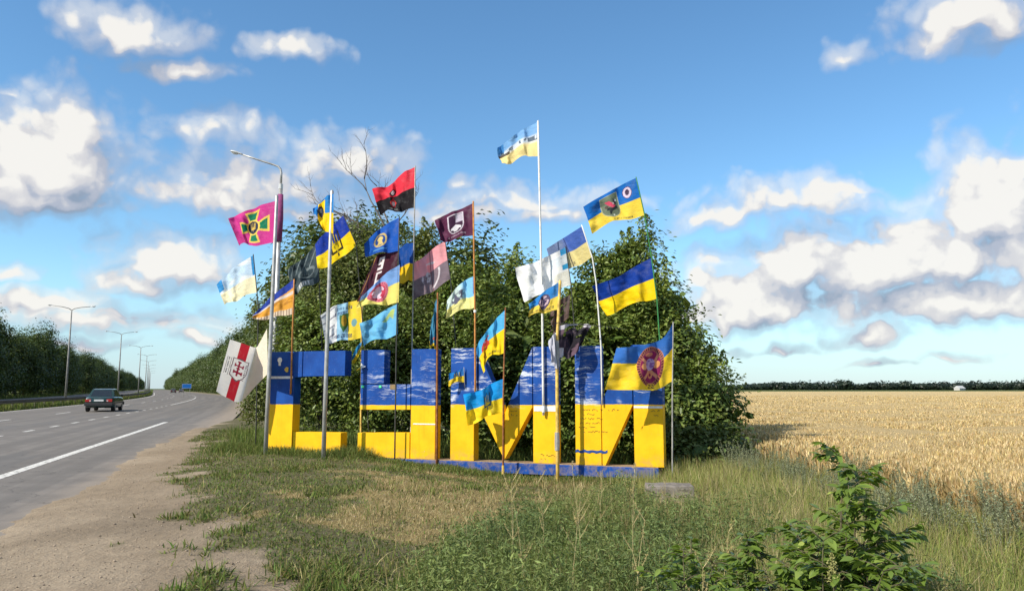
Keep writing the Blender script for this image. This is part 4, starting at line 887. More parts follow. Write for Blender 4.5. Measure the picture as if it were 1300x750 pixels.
def tree_mesh(seed, ells, n_cl, per, spread, L, W, base_c, tip_c, core=1500, core_L=.4, zmin=.05, shoots=0):
    rng = np.random.default_rng(seed)
    P, N, ctr, k = crown_points(rng, ells, n_cl, per, spread)
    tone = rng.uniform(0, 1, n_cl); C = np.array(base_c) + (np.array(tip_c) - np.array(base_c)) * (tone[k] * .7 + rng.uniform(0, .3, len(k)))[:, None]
    if shoots:                                        # upright leafy shoots breaking the outline
        up = ctr[np.argsort(-ctr[:, 2] - .5 * rng.uniform(0, 2, len(ctr)))[:shoots * 3]]; sel = up[rng.choice(len(up), shoots)]; m = 90; j = np.repeat(np.arange(shoots), m)
        f = rng.uniform(0, 1, shoots * m); hh = rng.uniform(.25, .75, shoots)[j]; ln = rng.normal(0, .12, (shoots, 2))[j]
        rad = (.17 * (1.1 - f))[:, None] * np.clip(rng.normal(size=(shoots * m, 3)), -1.5, 1.5) * np.array([1, 1, .5])
        Ps = sel[j] + np.stack([ln[:, 0] * f, ln[:, 1] * f, f * hh], 1) + rad; Ns = rad / (np.linalg.norm(rad, axis=1, keepdims=True) + 1e-6) * .6 + np.array([0, 0, .7]) + rng.normal(size=Ps.shape) * .35; Ns /= np.linalg.norm(Ns, axis=1, keepdims=True)
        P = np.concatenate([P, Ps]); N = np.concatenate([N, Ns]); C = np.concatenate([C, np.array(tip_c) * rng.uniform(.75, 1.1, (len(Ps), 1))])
    ok = P[:, 2] > zmin; P, N, C = P[ok], N[ok], C[ok]
    V, F_, Cv = leaves(P, N, L, W, rng, C)
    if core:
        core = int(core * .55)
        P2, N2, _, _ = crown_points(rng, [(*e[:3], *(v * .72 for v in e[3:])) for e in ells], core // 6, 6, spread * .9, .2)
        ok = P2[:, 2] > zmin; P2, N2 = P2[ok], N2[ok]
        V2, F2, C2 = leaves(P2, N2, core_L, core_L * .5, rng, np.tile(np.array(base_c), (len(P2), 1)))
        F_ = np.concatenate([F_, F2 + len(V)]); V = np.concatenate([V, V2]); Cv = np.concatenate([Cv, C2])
    return fast_mesh('crown', V, [F_], M_leaf, col=Cv), ctr
def trunk_mesh(seed, ells, ctr, h, r0, stems=1, spread=.25, limbs=14):
    rnd = random.Random(seed); mb = MB()
    for s in range(stems):
        a = rnd.uniform(0, 6.28); lean = spread * rnd.uniform(.4, 1) if stems > 1 else rnd.uniform(0, .08)
        pts = []; 
        for i in range(7):
            f = i / 6; pts.append(Vector((math.cos(a) * lean * h * f * .5 + rnd.uniform(-.05, .05) * h * .12, math.sin(a) * lean * h * f * .5 + rnd.uniform(-.05, .05) * h * .12, -.3 + f * h * .86)))
        mb.tube(pts, [r0 * (1 - .86 * i / 6) for i in range(7)], 7)
        for k in range(limbs // stems):
            j = rnd.randint(1, 5); p = pts[j]; c = Vector(ctr[rnd.randrange(len(ctr))])
            if c.z < p.z - .3: c.z = p.z + rnd.uniform(0, .5)
            m = p.lerp(c, .5) + Vector((rnd.uniform(-.1, .1), rnd.uniform(-.1, .1), .12)) * h * .08; rr = r0 * (1 - .86 * j / 6) * .55
            mb.tube([p, m, c], [rr, rr * .6, rr * .2], 5)
    return mb.mesh('trunk', M_bark, smooth=True)
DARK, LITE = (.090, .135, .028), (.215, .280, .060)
def tree(name, label, px, d, ells, n_cl, per, seed, h, r0=.09, stems=3, L=.13, W=.065, spread=.24, base=DARK, tip=LITE, core=1500, group='trees and shrubs behind the letters', cat='tree'):
    x = at(px, 500, d).x; z = zs(x, d)
    root = empty(name, (x, d, z)); tag(root, label, cat, group)
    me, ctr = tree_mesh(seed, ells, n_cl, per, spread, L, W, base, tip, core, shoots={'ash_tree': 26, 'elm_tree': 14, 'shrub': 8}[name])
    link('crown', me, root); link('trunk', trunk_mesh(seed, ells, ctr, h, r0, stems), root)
    return root
def top_h(py, d): return (493 - py) * d / F + EYE + .28
def E(cx, cy, z0, z1, rx, ry): return (cx, cy, (z0 + z1) / 2, rx, ry, (z1 - z0) / 2)
OLIVE, OLITE = (.078, .100, .026), (.185, .215, .054)
# left: darker, older trees, one of them with a dead top
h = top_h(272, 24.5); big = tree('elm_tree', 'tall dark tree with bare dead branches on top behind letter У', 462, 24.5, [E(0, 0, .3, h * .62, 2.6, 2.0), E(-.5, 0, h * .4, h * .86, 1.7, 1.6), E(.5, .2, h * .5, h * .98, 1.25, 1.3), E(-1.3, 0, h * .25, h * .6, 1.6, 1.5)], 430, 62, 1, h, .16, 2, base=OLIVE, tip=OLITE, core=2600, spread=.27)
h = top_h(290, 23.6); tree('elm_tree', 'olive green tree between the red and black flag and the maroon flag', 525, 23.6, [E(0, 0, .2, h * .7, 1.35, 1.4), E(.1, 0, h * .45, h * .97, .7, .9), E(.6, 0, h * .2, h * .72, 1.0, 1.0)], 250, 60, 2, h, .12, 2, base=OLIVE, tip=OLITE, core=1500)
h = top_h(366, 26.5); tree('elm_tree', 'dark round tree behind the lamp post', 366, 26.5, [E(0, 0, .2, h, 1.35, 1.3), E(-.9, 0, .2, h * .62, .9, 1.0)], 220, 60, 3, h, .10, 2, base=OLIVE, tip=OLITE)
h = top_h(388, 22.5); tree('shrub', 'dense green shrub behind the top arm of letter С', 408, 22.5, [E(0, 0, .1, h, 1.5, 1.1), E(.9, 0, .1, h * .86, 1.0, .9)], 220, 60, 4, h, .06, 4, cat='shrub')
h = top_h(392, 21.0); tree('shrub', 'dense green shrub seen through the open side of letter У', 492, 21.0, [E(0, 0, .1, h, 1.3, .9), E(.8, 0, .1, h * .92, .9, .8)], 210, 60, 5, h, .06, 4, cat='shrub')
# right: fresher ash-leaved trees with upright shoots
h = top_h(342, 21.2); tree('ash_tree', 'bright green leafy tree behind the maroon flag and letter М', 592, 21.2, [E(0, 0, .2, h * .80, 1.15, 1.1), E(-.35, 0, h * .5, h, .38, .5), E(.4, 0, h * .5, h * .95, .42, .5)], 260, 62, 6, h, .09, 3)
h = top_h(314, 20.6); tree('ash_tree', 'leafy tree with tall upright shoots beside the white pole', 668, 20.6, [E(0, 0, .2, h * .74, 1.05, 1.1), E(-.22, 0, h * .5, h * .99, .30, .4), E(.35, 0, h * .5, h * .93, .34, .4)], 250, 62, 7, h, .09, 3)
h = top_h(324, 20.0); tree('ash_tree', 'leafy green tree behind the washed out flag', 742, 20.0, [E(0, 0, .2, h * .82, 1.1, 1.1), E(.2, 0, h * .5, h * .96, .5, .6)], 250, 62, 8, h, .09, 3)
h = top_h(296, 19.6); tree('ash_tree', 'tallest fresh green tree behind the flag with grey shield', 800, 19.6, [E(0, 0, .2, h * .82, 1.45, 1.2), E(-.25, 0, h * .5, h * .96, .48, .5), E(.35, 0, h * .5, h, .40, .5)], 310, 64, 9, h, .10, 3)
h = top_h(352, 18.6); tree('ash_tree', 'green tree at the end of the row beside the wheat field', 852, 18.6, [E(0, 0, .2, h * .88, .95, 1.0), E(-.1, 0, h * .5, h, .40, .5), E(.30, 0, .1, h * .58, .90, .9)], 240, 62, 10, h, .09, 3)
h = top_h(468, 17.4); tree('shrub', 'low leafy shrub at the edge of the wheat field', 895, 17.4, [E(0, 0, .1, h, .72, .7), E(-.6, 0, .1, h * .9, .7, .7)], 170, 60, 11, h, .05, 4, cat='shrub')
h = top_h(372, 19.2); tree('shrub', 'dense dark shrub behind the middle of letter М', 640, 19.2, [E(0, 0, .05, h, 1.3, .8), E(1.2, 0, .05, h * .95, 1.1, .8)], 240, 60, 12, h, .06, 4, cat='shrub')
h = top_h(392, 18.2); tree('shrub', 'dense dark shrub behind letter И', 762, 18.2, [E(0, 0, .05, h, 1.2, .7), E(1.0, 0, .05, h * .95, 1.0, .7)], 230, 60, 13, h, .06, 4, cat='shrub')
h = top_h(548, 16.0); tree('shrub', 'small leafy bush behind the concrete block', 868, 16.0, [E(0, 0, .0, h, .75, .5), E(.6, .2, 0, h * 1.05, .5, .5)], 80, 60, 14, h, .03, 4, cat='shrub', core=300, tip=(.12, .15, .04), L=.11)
# bare dead branches on the big tree
def dead_branches():
    rnd = random.Random(12); mb = MB(); d = 24.3; o = big.location
    def grow(p, v, ln, r, depth):
        pts = [p]; rr = [r]; q = p.copy(); v = v.copy()
        for i in range(5):
            v = (v + Vector((rnd.uniform(-.22, .22), rnd.uniform(-.2, .2), rnd.uniform(-.15, .22)))).normalized(); q = q + v * ln / 5; pts.append(q.copy()); rr.append(r * (1 - .15 * (i + 1)))
            if depth < 3 and i > 0 and rnd.random() < .8:
                ax = Vector((rnd.uniform(-1, 1), rnd.uniform(-.8, .8), rnd.uniform(-.4, .9))).normalized(); grow(q.copy(), (v * .75 + ax * .65).normalized(), ln * rnd.uniform(.35, .6), r * .5, depth + 1)
        mb.tube(pts, rr, 5)
    for (a, b, r) in (((492, 300), (462, 215), .05), ((488, 305), (405, 250), .05), ((490, 308), (428, 278), .042), ((495, 295), (480, 225), .042), ((500, 290), (540, 242), .03), ((485, 312), (440, 292), .035)):
        p, q = at(*a, d), at(*b, d); v = q - p; grow(p - o, v.normalized(), v.length * .9, r * .85, 0)
    mb.obj('dead_branches', plain('dead_wood', (.16, .14, .13), .9, var=.3), big, smooth=True)
dead_branches()

# roadside belts: a few crown shapes, every tree an object with its own crown and trunk
def belt():
    vs_ = []
    for k in range(5):
        rng = random.Random(50 + k); h = 10.0; ells = [E(0, 0, 1.2, 8.2, 2.7, 2.7), E(rng.uniform(-1, 1), rng.uniform(-1, 1), 4, 9.8, 1.9, 1.9), E(rng.uniform(-1.5, 1.5), rng.uniform(-1.5, 1.5), .4, 5.5, 2.5, 2.5), E(rng.uniform(-1.2, 1.2), rng.uniform(-1.2, 1.2), 5, 8.8, 1.7, 1.7)]
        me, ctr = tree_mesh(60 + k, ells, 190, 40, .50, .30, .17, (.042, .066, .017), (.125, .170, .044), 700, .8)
        vs_.append((me, trunk_mesh(60 + k, ells, ctr, h, .16, 1, limbs=8)))
    rnd = random.Random(9)
    def put(s, o, sc, label, group, squash=1.0):
        p = road_pt(s, o); k = rnd.randrange(5)
        r = empty('belt_tree', (p.x, p.y, -.1), rnd.uniform(0, 6.28)); r.scale = (sc * squash, sc * squash, sc); tag(r, label, 'tree', group)
        link('crown', vs_[k][0], r); link('trunk', vs_[k][1], r)
    fl, gl_ = 'tall dark roadside tree in the belt beyond the guardrail', 'trees beyond the guardrail'
    s = 24.0
    while s < 1350:
        put(s + rnd.uniform(-1, 1), -35 - rnd.uniform(0, 4) + 8 * min(1, s / 900), rnd.uniform(1.2, 1.55), fl, gl_); s += 4.2 + s * .014
    s = 40.0
    while s < 420:
        put(s, -43 - rnd.uniform(0, 4), rnd.uniform(1.45, 1.8), fl, gl_); s += 9 + s * .02
    fl, gl_ = 'roadside tree in the long row on the verge beyond the flags', 'roadside trees past the letters'
    s = 44.0
    while s < 1350:
        put(s, 9.5 + rnd.uniform(0, 2.5) - 2.5 * min(1, s / 200), rnd.uniform(1.3, 1.8), fl, gl_); s += 4.0 + s * .014
    s = 38.0
    while s < 300:
        put(s, 15 + rnd.uniform(0, 4), rnd.uniform(1.2, 1.5), fl, gl_); s += 6 + s * .012
belt()

# ------------------------------------------------------------------ grass and weeds (uncountable)
def blades(X, Y, H, W, C, rng, lean=.35, curl=.5, segs=2, az=None):
    n = len(X); Z = zg(X, Y) - .015
    a = rng.uniform(0, 2 * np.pi, n) if az is None else az; d = np.stack([np.cos(a), np.sin(a), np.zeros(n)], 1)
    f = rng.uniform(0, 2 * np.pi, n); sd_ = np.stack([np.cos(f), np.sin(f), np.zeros(n)], 1)
    ln = np.abs(rng.normal(0, lean, n))[:, None]; base = np.stack([X, Y, Z], 1); H = H[:, None]; W = W[:, None]; up = np.array([0, 0, 1.0])
    rows = []
    for k in range(segs):
        t = k / segs; c = base + up * H * t * np.cos(ln * t) + d * H * (ln * t + curl * ln * t * t)
        w = W * (1 - .45 * t); rows += [c - sd_ * w * .5, c + sd_ * w * .5]
    tip = base + up * H * np.cos(ln) * .98 + d * H * (ln + curl * ln)
    V = np.stack(rows + [tip], 1); m = V.shape[1]; idx = np.arange(n * m).reshape(n, m)
    quads = [idx[:, [2 * k, 2 * k + 1, 2 * k + 3, 2 * k + 2]] for k in range(segs - 1)]
    tris = idx[:, [2 * segs - 2, 2 * segs - 1, 2 * segs]]
    return V.reshape(-1, 3), quads, tris, np.repeat(C, m, axis=0)
def stuff(name, parts, label, cat, mat=None):
    V = []; Q = []; T3 = []; C = []; k = 0
    for (v, q, t, c) in parts:
        V.append(v); C.append(c)
        Q += [x + k for x in q]; T3.append(t + k); k += len(v)
    fs = ([np.concatenate(Q)] if Q else []) + [np.concatenate(T3)]
    tag(link(name, fast_mesh(name, np.concatenate(V), fs, mat or M_grass, col=np.concatenate(C))), label, cat, kind='stuff')
def scatter(rng, n, x0, x1, y0, y1, near=True):
    """random points, denser towards the camera, inside the widened view wedge"""
    u = rng.uniform(0, 1, n); y = y0 * (y1 / y0) ** u if near else rng.uniform(y0, y1, n)
    x = rng.uniform(x0, x1, n) ; ok = np.abs(x) < y * .86 + 1.2
    return x[ok], y[ok]
def pick(rng, cols, n, w=None): c = np.array(cols); k = rng.choice(len(c), n, p=w); return c[k] * rng.uniform(.75, 1.25, n)[:, None]
rng = np.random.default_rng(7)
GREENS = [(.125, .185, .038), (.095, .155, .030), (.160, .200, .046), (.20, .21, .066)]
DRYS = [(.46, .37, .19), (.37, .30, .14), (.54, .45, .26), (.27, .23, .10)]
def verge():
    parts = []
    # low creeping weeds: short flat leaves in mats
    x, y = scatter(rng, 330000, -13, 2.0, 4.6, 27)
    g = z_green(x, y) * (1 - .93 * z_straw(x, y)) * (1 - .6 * z_weed(x, y)); keep = rng.uniform(0, 1, len(x)) < g * (.35 + .9 * fbm(x * 3, y * 2.4, 91, 3)); x, y = x[keep], y[keep]
    tall = sstep(fbm(x * 1.3, y * .9, 92, 3), .45, .7)
    H = rng.uniform(.018, .05, len(x)) * (1 + 1.2 * tall); parts.append(blades(x, y, H * 1.35, rng.uniform(.009, .019, len(x)) * (1 + .02 * y), pick(rng, GREENS + [(.20, .17, .07)], len(x)), rng, .85, .4, 2))
    # scattered taller grass on the verge
    x, y = scatter(rng, 26000, -12, 1.5, 5, 26); g = z_green(x, y) * sstep(fbm(x * 1.1, y * .8, 93, 3), .5, .65); keep = rng.uniform(0, 1, len(x)) < g; x, y = x[keep], y[keep]
    parts.append(blades(x, y, rng.uniform(.08, .22, len(x)), rng.uniform(.006, .010, len(x)), pick(rng, GREENS + DRYS[:2], len(x)), rng, .4, .6, 3))
    # taller growth against the letter С and the beam
    n = 22000; s = rng.uniform(-1.0, 10.5, n); out = rng.normal(.18, .28, n); P = np.array([SA[:2]]) + s[:, None] * np.array(SD[:2]) + out[:, None] * np.array(SN[:2])
    w = fbm(s * 1.2, out * 0, 95, 3); H = rng.uniform(.08, .34, n) * (.35 + 1.0 * w) * np.where(s > 3.0, .42, 1.0); parts.append(blades(P[:, 0], P[:, 1], H, rng.uniform(.007, .013, n), pick(rng, GREENS + [(.14, .16, .05)], n), rng, .4, .6, 3))
    # behind the letters
    x, y = rng.uniform(-9, 4, 30000), rng.uniform(16.5, 24, 30000); ok = (x + .39 * y > .5) & (((np.stack([x, y], 1) - np.array(SA[:2])) @ np.array(SN[:2])) < -.35); x, y = x[ok], y[ok]
    parts.append(blades(x, y, rng.uniform(.12, .5, len(x)), rng.uniform(.010, .018, len(x)), pick(rng, GREENS, len(x)), rng, .35, .6, 3))
    # far verge along the road and the median strip
    for (o0, o1, s0, s1, n, hh) in ((-16.2, -12.25, 12, 330, 30000, .55), (4.2, 10, 20, 200, 22000, .35), (-36, -29, 20, 200, 9000, .5)):
        s = s0 * (s1 / s0) ** rng.uniform(0, 1, n); o = rng.uniform(o0, o1, n); hd = np.interp(s, _S, _HD); x = np.interp(s, _S, _P[:, 0]) + o * np.cos(hd); y = np.interp(s, _S, _P[:, 1]) - o * np.sin(hd)
        ww = rng.uniform(.015, .03, n) * (1 + s * .02); parts.append(blades(x, y, hh * rng.uniform(.3, 1.2, n), ww, pick(rng, GREENS + [(.17, .17, .06)], n), rng, .3, .5, 2))
    stuff('verge_grass', parts, 'short green grass and creeping weeds on the sandy verge', 'grass')
    # cut dry straw lying on the ground
    x, y = scatter(rng, 150000, -4.5, 3.0, 6, 15.5); g = z_straw(x, y); keep = rng.uniform(0, 1, len(x)) < g; x, y = x[keep], y[keep]
    stuff('cut_straw', [blades(x, y, rng.uniform(.03, .085, len(x)), rng.uniform(.004, .008, len(x)) * (1 + .02 * y), pick(rng, DRYS, len(x)), rng, 2.2, .10, 2)], 'cut dry straw lying flat in front of the letters', 'straw')
verge()
def low(x, y):                                       # trodden, short growth before the beam and round the concrete block
    return (1 - .80 * np.exp(-(((x - 2.4) / .55) ** 4 + ((y - 10.9) / 1.2) ** 4))) * (1 - .45 * sstep(y, 11.5, 13) * sstep(-x, -3.4, -2.4))
def meadow():
    parts = []
    # dense green weeds, centre foreground: feathery leaves up the stems
    n = 7000; x, y = scatter(rng, n * 3, -1.8, 5.2, 4.2, 11.5); g = z_weed(x, y); keep = rng.uniform(0, 1, len(x)) < g * .9; x, y = x[keep], y[keep]
    dens = fbm(x * 1.4, y * 1.2, 101, 3); H = low(x, y) * (.16 + .34 * rng.uniform(0, 1, len(x)) ** 1.3) * (.55 + .8 * dens) * (1 - .35 * sstep(x, 2.2, 3.5)); H *= 1.35; H *= .55 + .45 * sstep(x - np.interp(y, [3, 5.6, 6.8, 8.0, 9.2, 10.5], [-1.35, -1.05, -.95, -.75, -.2, .9]), 0, .7)
    hue = fbm(x * .9 + 4, y * .9, 103, 3); gc = np.array([.115, .175, .070])[None] * (1 - hue[:, None]) + np.array([.19, .225, .06])[None] * hue[:, None]
    parts.append(blades(x, y, H, np.full(len(x), .006), gc, rng, .22, .5, 3))
    per = 18; k = np.repeat(np.arange(len(x)), per); m = len(k); t = rng.uniform(.12, 1.0, m); ang = rng.uniform(0, 6.28, m); rr = rng.uniform(.0, .05, m)
    P = np.stack([x[k] + np.cos(ang) * rr, y[k] + np.sin(ang) * rr, zg(x, y)[k] + H[k] * t], 1)
    N = np.stack([np.cos(ang) * .5, np.sin(ang) * .5, np.full(m, .8)], 1) + rng.normal(size=(m, 3)) * .4; N /= np.linalg.norm(N, axis=1, keepdims=True)
    V, F_, Cv = leaves(P, N, .052, .013, rng, gc[k] * rng.uniform(.75, 1.3, m)[:, None]); parts.append((V, [], F_, Cv))
    # grass blades among them
    x, y = scatter(rng, 90000, -1.6, 8.0, 4.0, 15.5); g = np.maximum(z_weed(x, y) * .85, z_dry(x, y)) * (x < FIELD_X + .4); keep = rng.uniform(0, 1, len(x)) < g; x, y = x[keep], y[keep]
    dry = np.clip(.12 + .75 * sstep(y, 7.5, 10.0) * sstep(-x, -4.2, -2.2) + .8 * (fbm(x * .8, y * .8, 105, 3) - .5), 0, 1); isd = rng.uniform(0, 1, len(x)) < dry
    C = np.where(isd[:, None], pick(rng, DRYS + [(.30, .25, .10)], len(x)), pick(rng, GREENS + [(.15, .17, .05)], len(x)))
    H = rng.uniform(.14, .42, len(x)) * (.7 + .7 * fbm(x * 1.1, y * 1.1, 107, 3)) * (1 - .3 * sstep(y, 10, 13.5)) * low(x, y); parts.append(blades(x, y, H, rng.uniform(.005, .010, len(x)), C, rng, .32, .7, 3))
    x, y = scatter(rng, 60000, -1.4, 3.4, 4.0, 10.5); g = z_weed(x, y); keep = rng.uniform(0, 1, len(x)) < g * sstep(fbm(x * 1.1 + 7, y * .9, 113, 3), .30, .62); x, y = x[keep], y[keep]
    C = np.where((rng.uniform(0, 1, len(x)) < .22 + .5 * sstep(x, .5, 2.0))[:, None], pick(rng, DRYS, len(x)), pick(rng, [(.18, .23, .055), (.14, .20, .045), (.23, .26, .08)], len(x)))
    H = rng.uniform(.22, .60, len(x)) * (.5 + .5 * sstep(x + .8, 0, 1.0)); parts.append(blades(x, y, H, rng.uniform(.003, .006, len(x)), C, rng, .22, .8, 3))
    # right-hand meadow towards the wheat: long fine yellow-green grass
    x, y = scatter(rng, 120000, 1.6, 6.2, 3.6, 16.0); keep = (x > 1.6 + rng.uniform(0, .9, len(x))) & (rng.uniform(0, 1, len(x)) < .55 + .6 * (fbm(x * 1.6, y * 1.2, 109, 3))); x, y = x[keep], y[keep]
    mixd = fbm(x * 1.0, y * .9, 111, 3); C = np.where((rng.uniform(0, 1, len(x)) < mixd * .75)[:, None], pick(rng, DRYS + [(.33, .28, .12)], len(x)), pick(rng, [(.26, .295, .07), (.20, .25, .058), (.31, .325, .10)], len(x)))
    H = rng.uniform(.20, .62, len(x)) * (.65 + .6 * mixd) * low(x, y); parts.append(blades(x, y, H, rng.uniform(.004, .0085, len(x)), C, rng, .25, .7, 3))
    stuff('meadow_grass', parts, 'tall mixed green and dry grass and weeds before the wheat', 'grass')
meadow()

# tall dry stalks with seed heads: things one can count
def stalks():
    rnd = random.Random(31); spots = [(668, 5.9, 1.00, 'dry'), (722, 5.6, .98, 'dry'), (652, 6.8, .92, 'dry'), (737, 6.5, 1.08, 'dry'), (798, 6.0, 1.15, 'dry'), (800, 5.0, .95, 'dry'), (690, 7.4, .9, 'dry'), (563, 7.4, .62, 'dry'), (595, 6.8, .7, 'dry'), (620, 7.8, .75, 'dry'), (885, 4.6, .75, 'dry'), (903, 4.9, .9, 'dry'), (1010, 6.5, .9, 'dry'), (760, 8.5, .8, 'dry'), (840, 9, .85, 'dry')]
    ms = [plain('dry_stalk', (.42, .35, .17), .8, var=.2), attr_mat('seed_head', .8, .2, .25)]
    for i, (px, d, h, _) in enumerate(spots):
        x = at(px, 500, d).x; z = zs(x, d); mb = MB(); r2 = np.random.default_rng(900 + i)
        lx, ly = rnd.uniform(-.12, .12), rnd.uniform(-.1, .1); pts = [Vector((lx * f * f * h + rnd.uniform(-.008, .008), ly * f * f * h, f * h)) for f in np.linspace(-.03, 1, 7)]
        mb.tube(pts, [.0036 * (1 - .6 * f) for f in np.linspace(0, 1, 7)], 5); tips = [(pts[-1], pts[-2])]
        for k in range(rnd.randint(4, 9)):
            j = rnd.randint(3, 6); a = rnd.uniform(0, 6.28); q = pts[j] + Vector((math.cos(a) * .6, math.sin(a) * .6, 1)) * rnd.uniform(.05, .16); mb.tube([pts[j], (pts[j] + q) * .5 + Vector((0, 0, -.008)), q], [.0028, .0022, .0012], 4); tips.append((q, pts[j]))
        o = mb.obj('dry_stalk', ms[0]); o.location = (x, d, z); tag(o, 'tall dry branching weed stalk with pale seeds in the foreground grass', 'weed', 'dry weed stalks')
        P = np.concatenate([np.array(a) + (np.array(b) - np.array(a)) * r2.uniform(0, .7, (26, 1)) + r2.normal(size=(26, 3)) * .006 for a, b in tips]); N = r2.normal(size=P.shape); N /= np.linalg.norm(N, axis=1, keepdims=True)
        V, F_, Cv = leaves(P, N, .012, .006, r2, np.tile(np.array([.40, .32, .14]), (len(P), 1))); tag(link('seed_head', fast_mesh('seed_head', V, [F_], ms[1], col=Cv), o), kind='stuff')
stalks()

# wormwood along the edge of the wheat: silver-green bushes, each a thing
def wormwood():
    mats = attr_mat('wormwood_leaf', .8, .2, .2, .15); ms = []
    for k in range(4):
        r2 = np.random.default_rng(700 + k); rn = random.Random(k); mb = MB(); P = []
        for s in range(16):
            a = rn.uniform(0, 6.28); sp_ = rn.uniform(.05, .34); h = rn.uniform(.45, 1.0); pts = [Vector((math.cos(a) * sp_ * f ** 1.2, math.sin(a) * sp_ * f ** 1.2, f * h)) for f in np.linspace(0, 1, 5)]
            mb.tube(pts, [.005, .004, .0035, .0025, .0015], 4); f = r2.uniform(.15, 1.03, 110); c = np.array([np.interp(f, np.linspace(0, 1, 5), [p[i] for p in pts]) for i in range(3)]).T; P.append(c + r2.normal(size=c.shape) * np.array([.032, .032, .022]) * (1.25 - f)[:, None])
        P = np.concatenate(P); N = r2.normal(size=P.shape) * .6 + np.array([0, 0, .8]); N /= np.linalg.norm(N, axis=1, keepdims=True); C = np.array([.235, .262, .155])[None] * r2.uniform(.7, 1.35, (len(P), 1))
        V, F_, Cv = leaves(P, N, .034, .010, r2, C); ms.append((fast_mesh('foliage', V, [F_], mats, col=Cv), mb.mesh('stems', plain('weed_stem', (.15, .14, .08), .8))))
    rn = random.Random(77); n = 0
    for k in range(62):
        y = 6.6 + 10.5 * (k / 62) ** 1.1 + rn.uniform(-.2, .2); x = FIELD_X - .35 + rn.uniform(-.55, .5) - .03 * (y - 7)
        if abs(x) > y * .8 + .6: continue
        r = empty('wormwood_bush', (x, y, zs(x, y) - .02), rn.uniform(0, 6.28)); s = rn.uniform(.66, 1.0) * (1 - .012 * (y - 7)); r.scale = (s, s, s); tag(r, 'silvery green wormwood bush in the strip along the wheat', 'weed', 'wormwood along the wheat field'); v = ms[k % 4]; link('foliage', v[0], r); link('stems', v[1], r)
wormwood()

# ------------------------------------------------------------------ wheat field: standing crop as far as it can be told apart, then its top surface
def wheat():
    m, t, b, _ = new_mat('ripe_wheat')
    tc = t.node('ShaderNodeTexCoord').outputs['Object']; n1 = t.noise(tc, 9, 6, .7); n2 = t.noise(t.mapv(tc, (.25, 1, 1)), .35, 4, .6); n3 = t.noise(t.mapv(tc, (1, .22, 1)), 26, 3, .7)
    c = t.mix(t.ss(n1, .3, .7), (.48, .345, .155), (.66, .50, .255)); c = t.mix(t.m('MULTIPLY', t.ss(n2, .35, .7), .35), c, (.68, .53, .28)); c = t.mix(t.m('MULTIPLY', t.ss(n3, .52, .7), .35), c, (.32, .21, .08))
    t.put(b.inputs['Base Color'], c); b.inputs['Roughness'].default_value = .9; b.inputs['Specular IOR Level'].default_value = .1; bump(t, b, t.m('ADD', n1, t.m('MULTIPLY', n3, .6)), 1.0, .12)
    xs = np.concatenate([[FIELD_X + .55], np.arange(FIELD_X + 1, 40, .6), np.geomspace(41, 700, 40)]); ys = np.concatenate([np.arange(-10, 60, .8), np.geomspace(61, 300, 40)])
    X, Y = np.meshgrid(xs, ys); Z = .375 + (fbm(X * .5, Y * .5, 121, 3) - .5) * .10 + .06 * sstep(Y, 20, 60); Z[:, 0] = -.35
    far = np.interp(X, [0, 60, 120, 260, 700], [240, 265, 285, 292, 300]); Y2 = np.where(Y > 61, np.minimum(Y, far), Y)
    n, m_ = X.shape; idx = np.arange(n * m_).reshape(n, m_); fc = np.stack([idx[:-1, :-1], idx[:-1, 1:], idx[1:, 1:], idx[1:, :-1]], -1).reshape(-1, 4)
    tag(link('wheat_field', fast_mesh('wheat_field', np.stack([X, Y2, Z], -1).reshape(-1, 3), [fc], m, smooth=True)), 'wide golden field of ripe wheat reaching to the horizon', 'wheat', kind='stuff')
    # single stalks and ears
    r2 = np.random.default_rng(5); n = 460000; y = 5.5 * (115 / 5.5) ** r2.uniform(0, 1, n); x = FIELD_X + .1 + (y * .80 - FIELD_X + 1.2) * r2.uniform(0, 1, n); ok = (x > FIELD_X + .1 + .35 * (fbm(y * 1.3, y * 0, 131, 3) - .3)) & (x < y * .78 + .8) & (x > FIELD_X); x, y = x[ok], y[ok]; n = len(x)
    edge = sstep(x, FIELD_X, FIELD_X + .5); H = (.52 + .20 * r2.uniform(0, 1, n) + .14 * (fbm(x * .7, y * .7, 133, 3) - .5)) * (.85 + .15 * edge) + .05 * sstep(y, 20, 60); wd = .0038 + .0008 * y
    zb = np.full(n, -.28); a = r2.uniform(0, 6.28, n); ln = np.abs(r2.normal(0, .16, n)); dx, dy = np.cos(a) * ln, np.sin(a) * ln
    base = np.stack([x, y, zb + H * .45], 1); neck = np.stack([x + dx * H * .5, y + dy * H * .5, zb + H * .90], 1); tip = np.stack([x + dx * H * 1.0, y + dy * H * 1.0, zb + H * 1.02], 1)
    side = np.stack([np.cos(a + 1.57), np.sin(a + 1.57), np.zeros(n)], 1); w = wd[:, None]
    V = np.stack([base, neck - side * w, neck + side * w, tip], 1).reshape(-1, 3); idx = np.arange(n * 4).reshape(n, 4); F_ = np.concatenate([idx[:, [0, 2, 1]], idx[:, [1, 2, 3]]])
    C = pick(r2, [(.62, .48, .25), (.56, .415, .195), (.50, .36, .155), (.68, .54, .31)], n); stuff('wheat_ears', [(V, [], F_, np.repeat(C, 4, axis=0))], 'ripe golden wheat ears at the near edge of the field', 'wheat')
wheat()
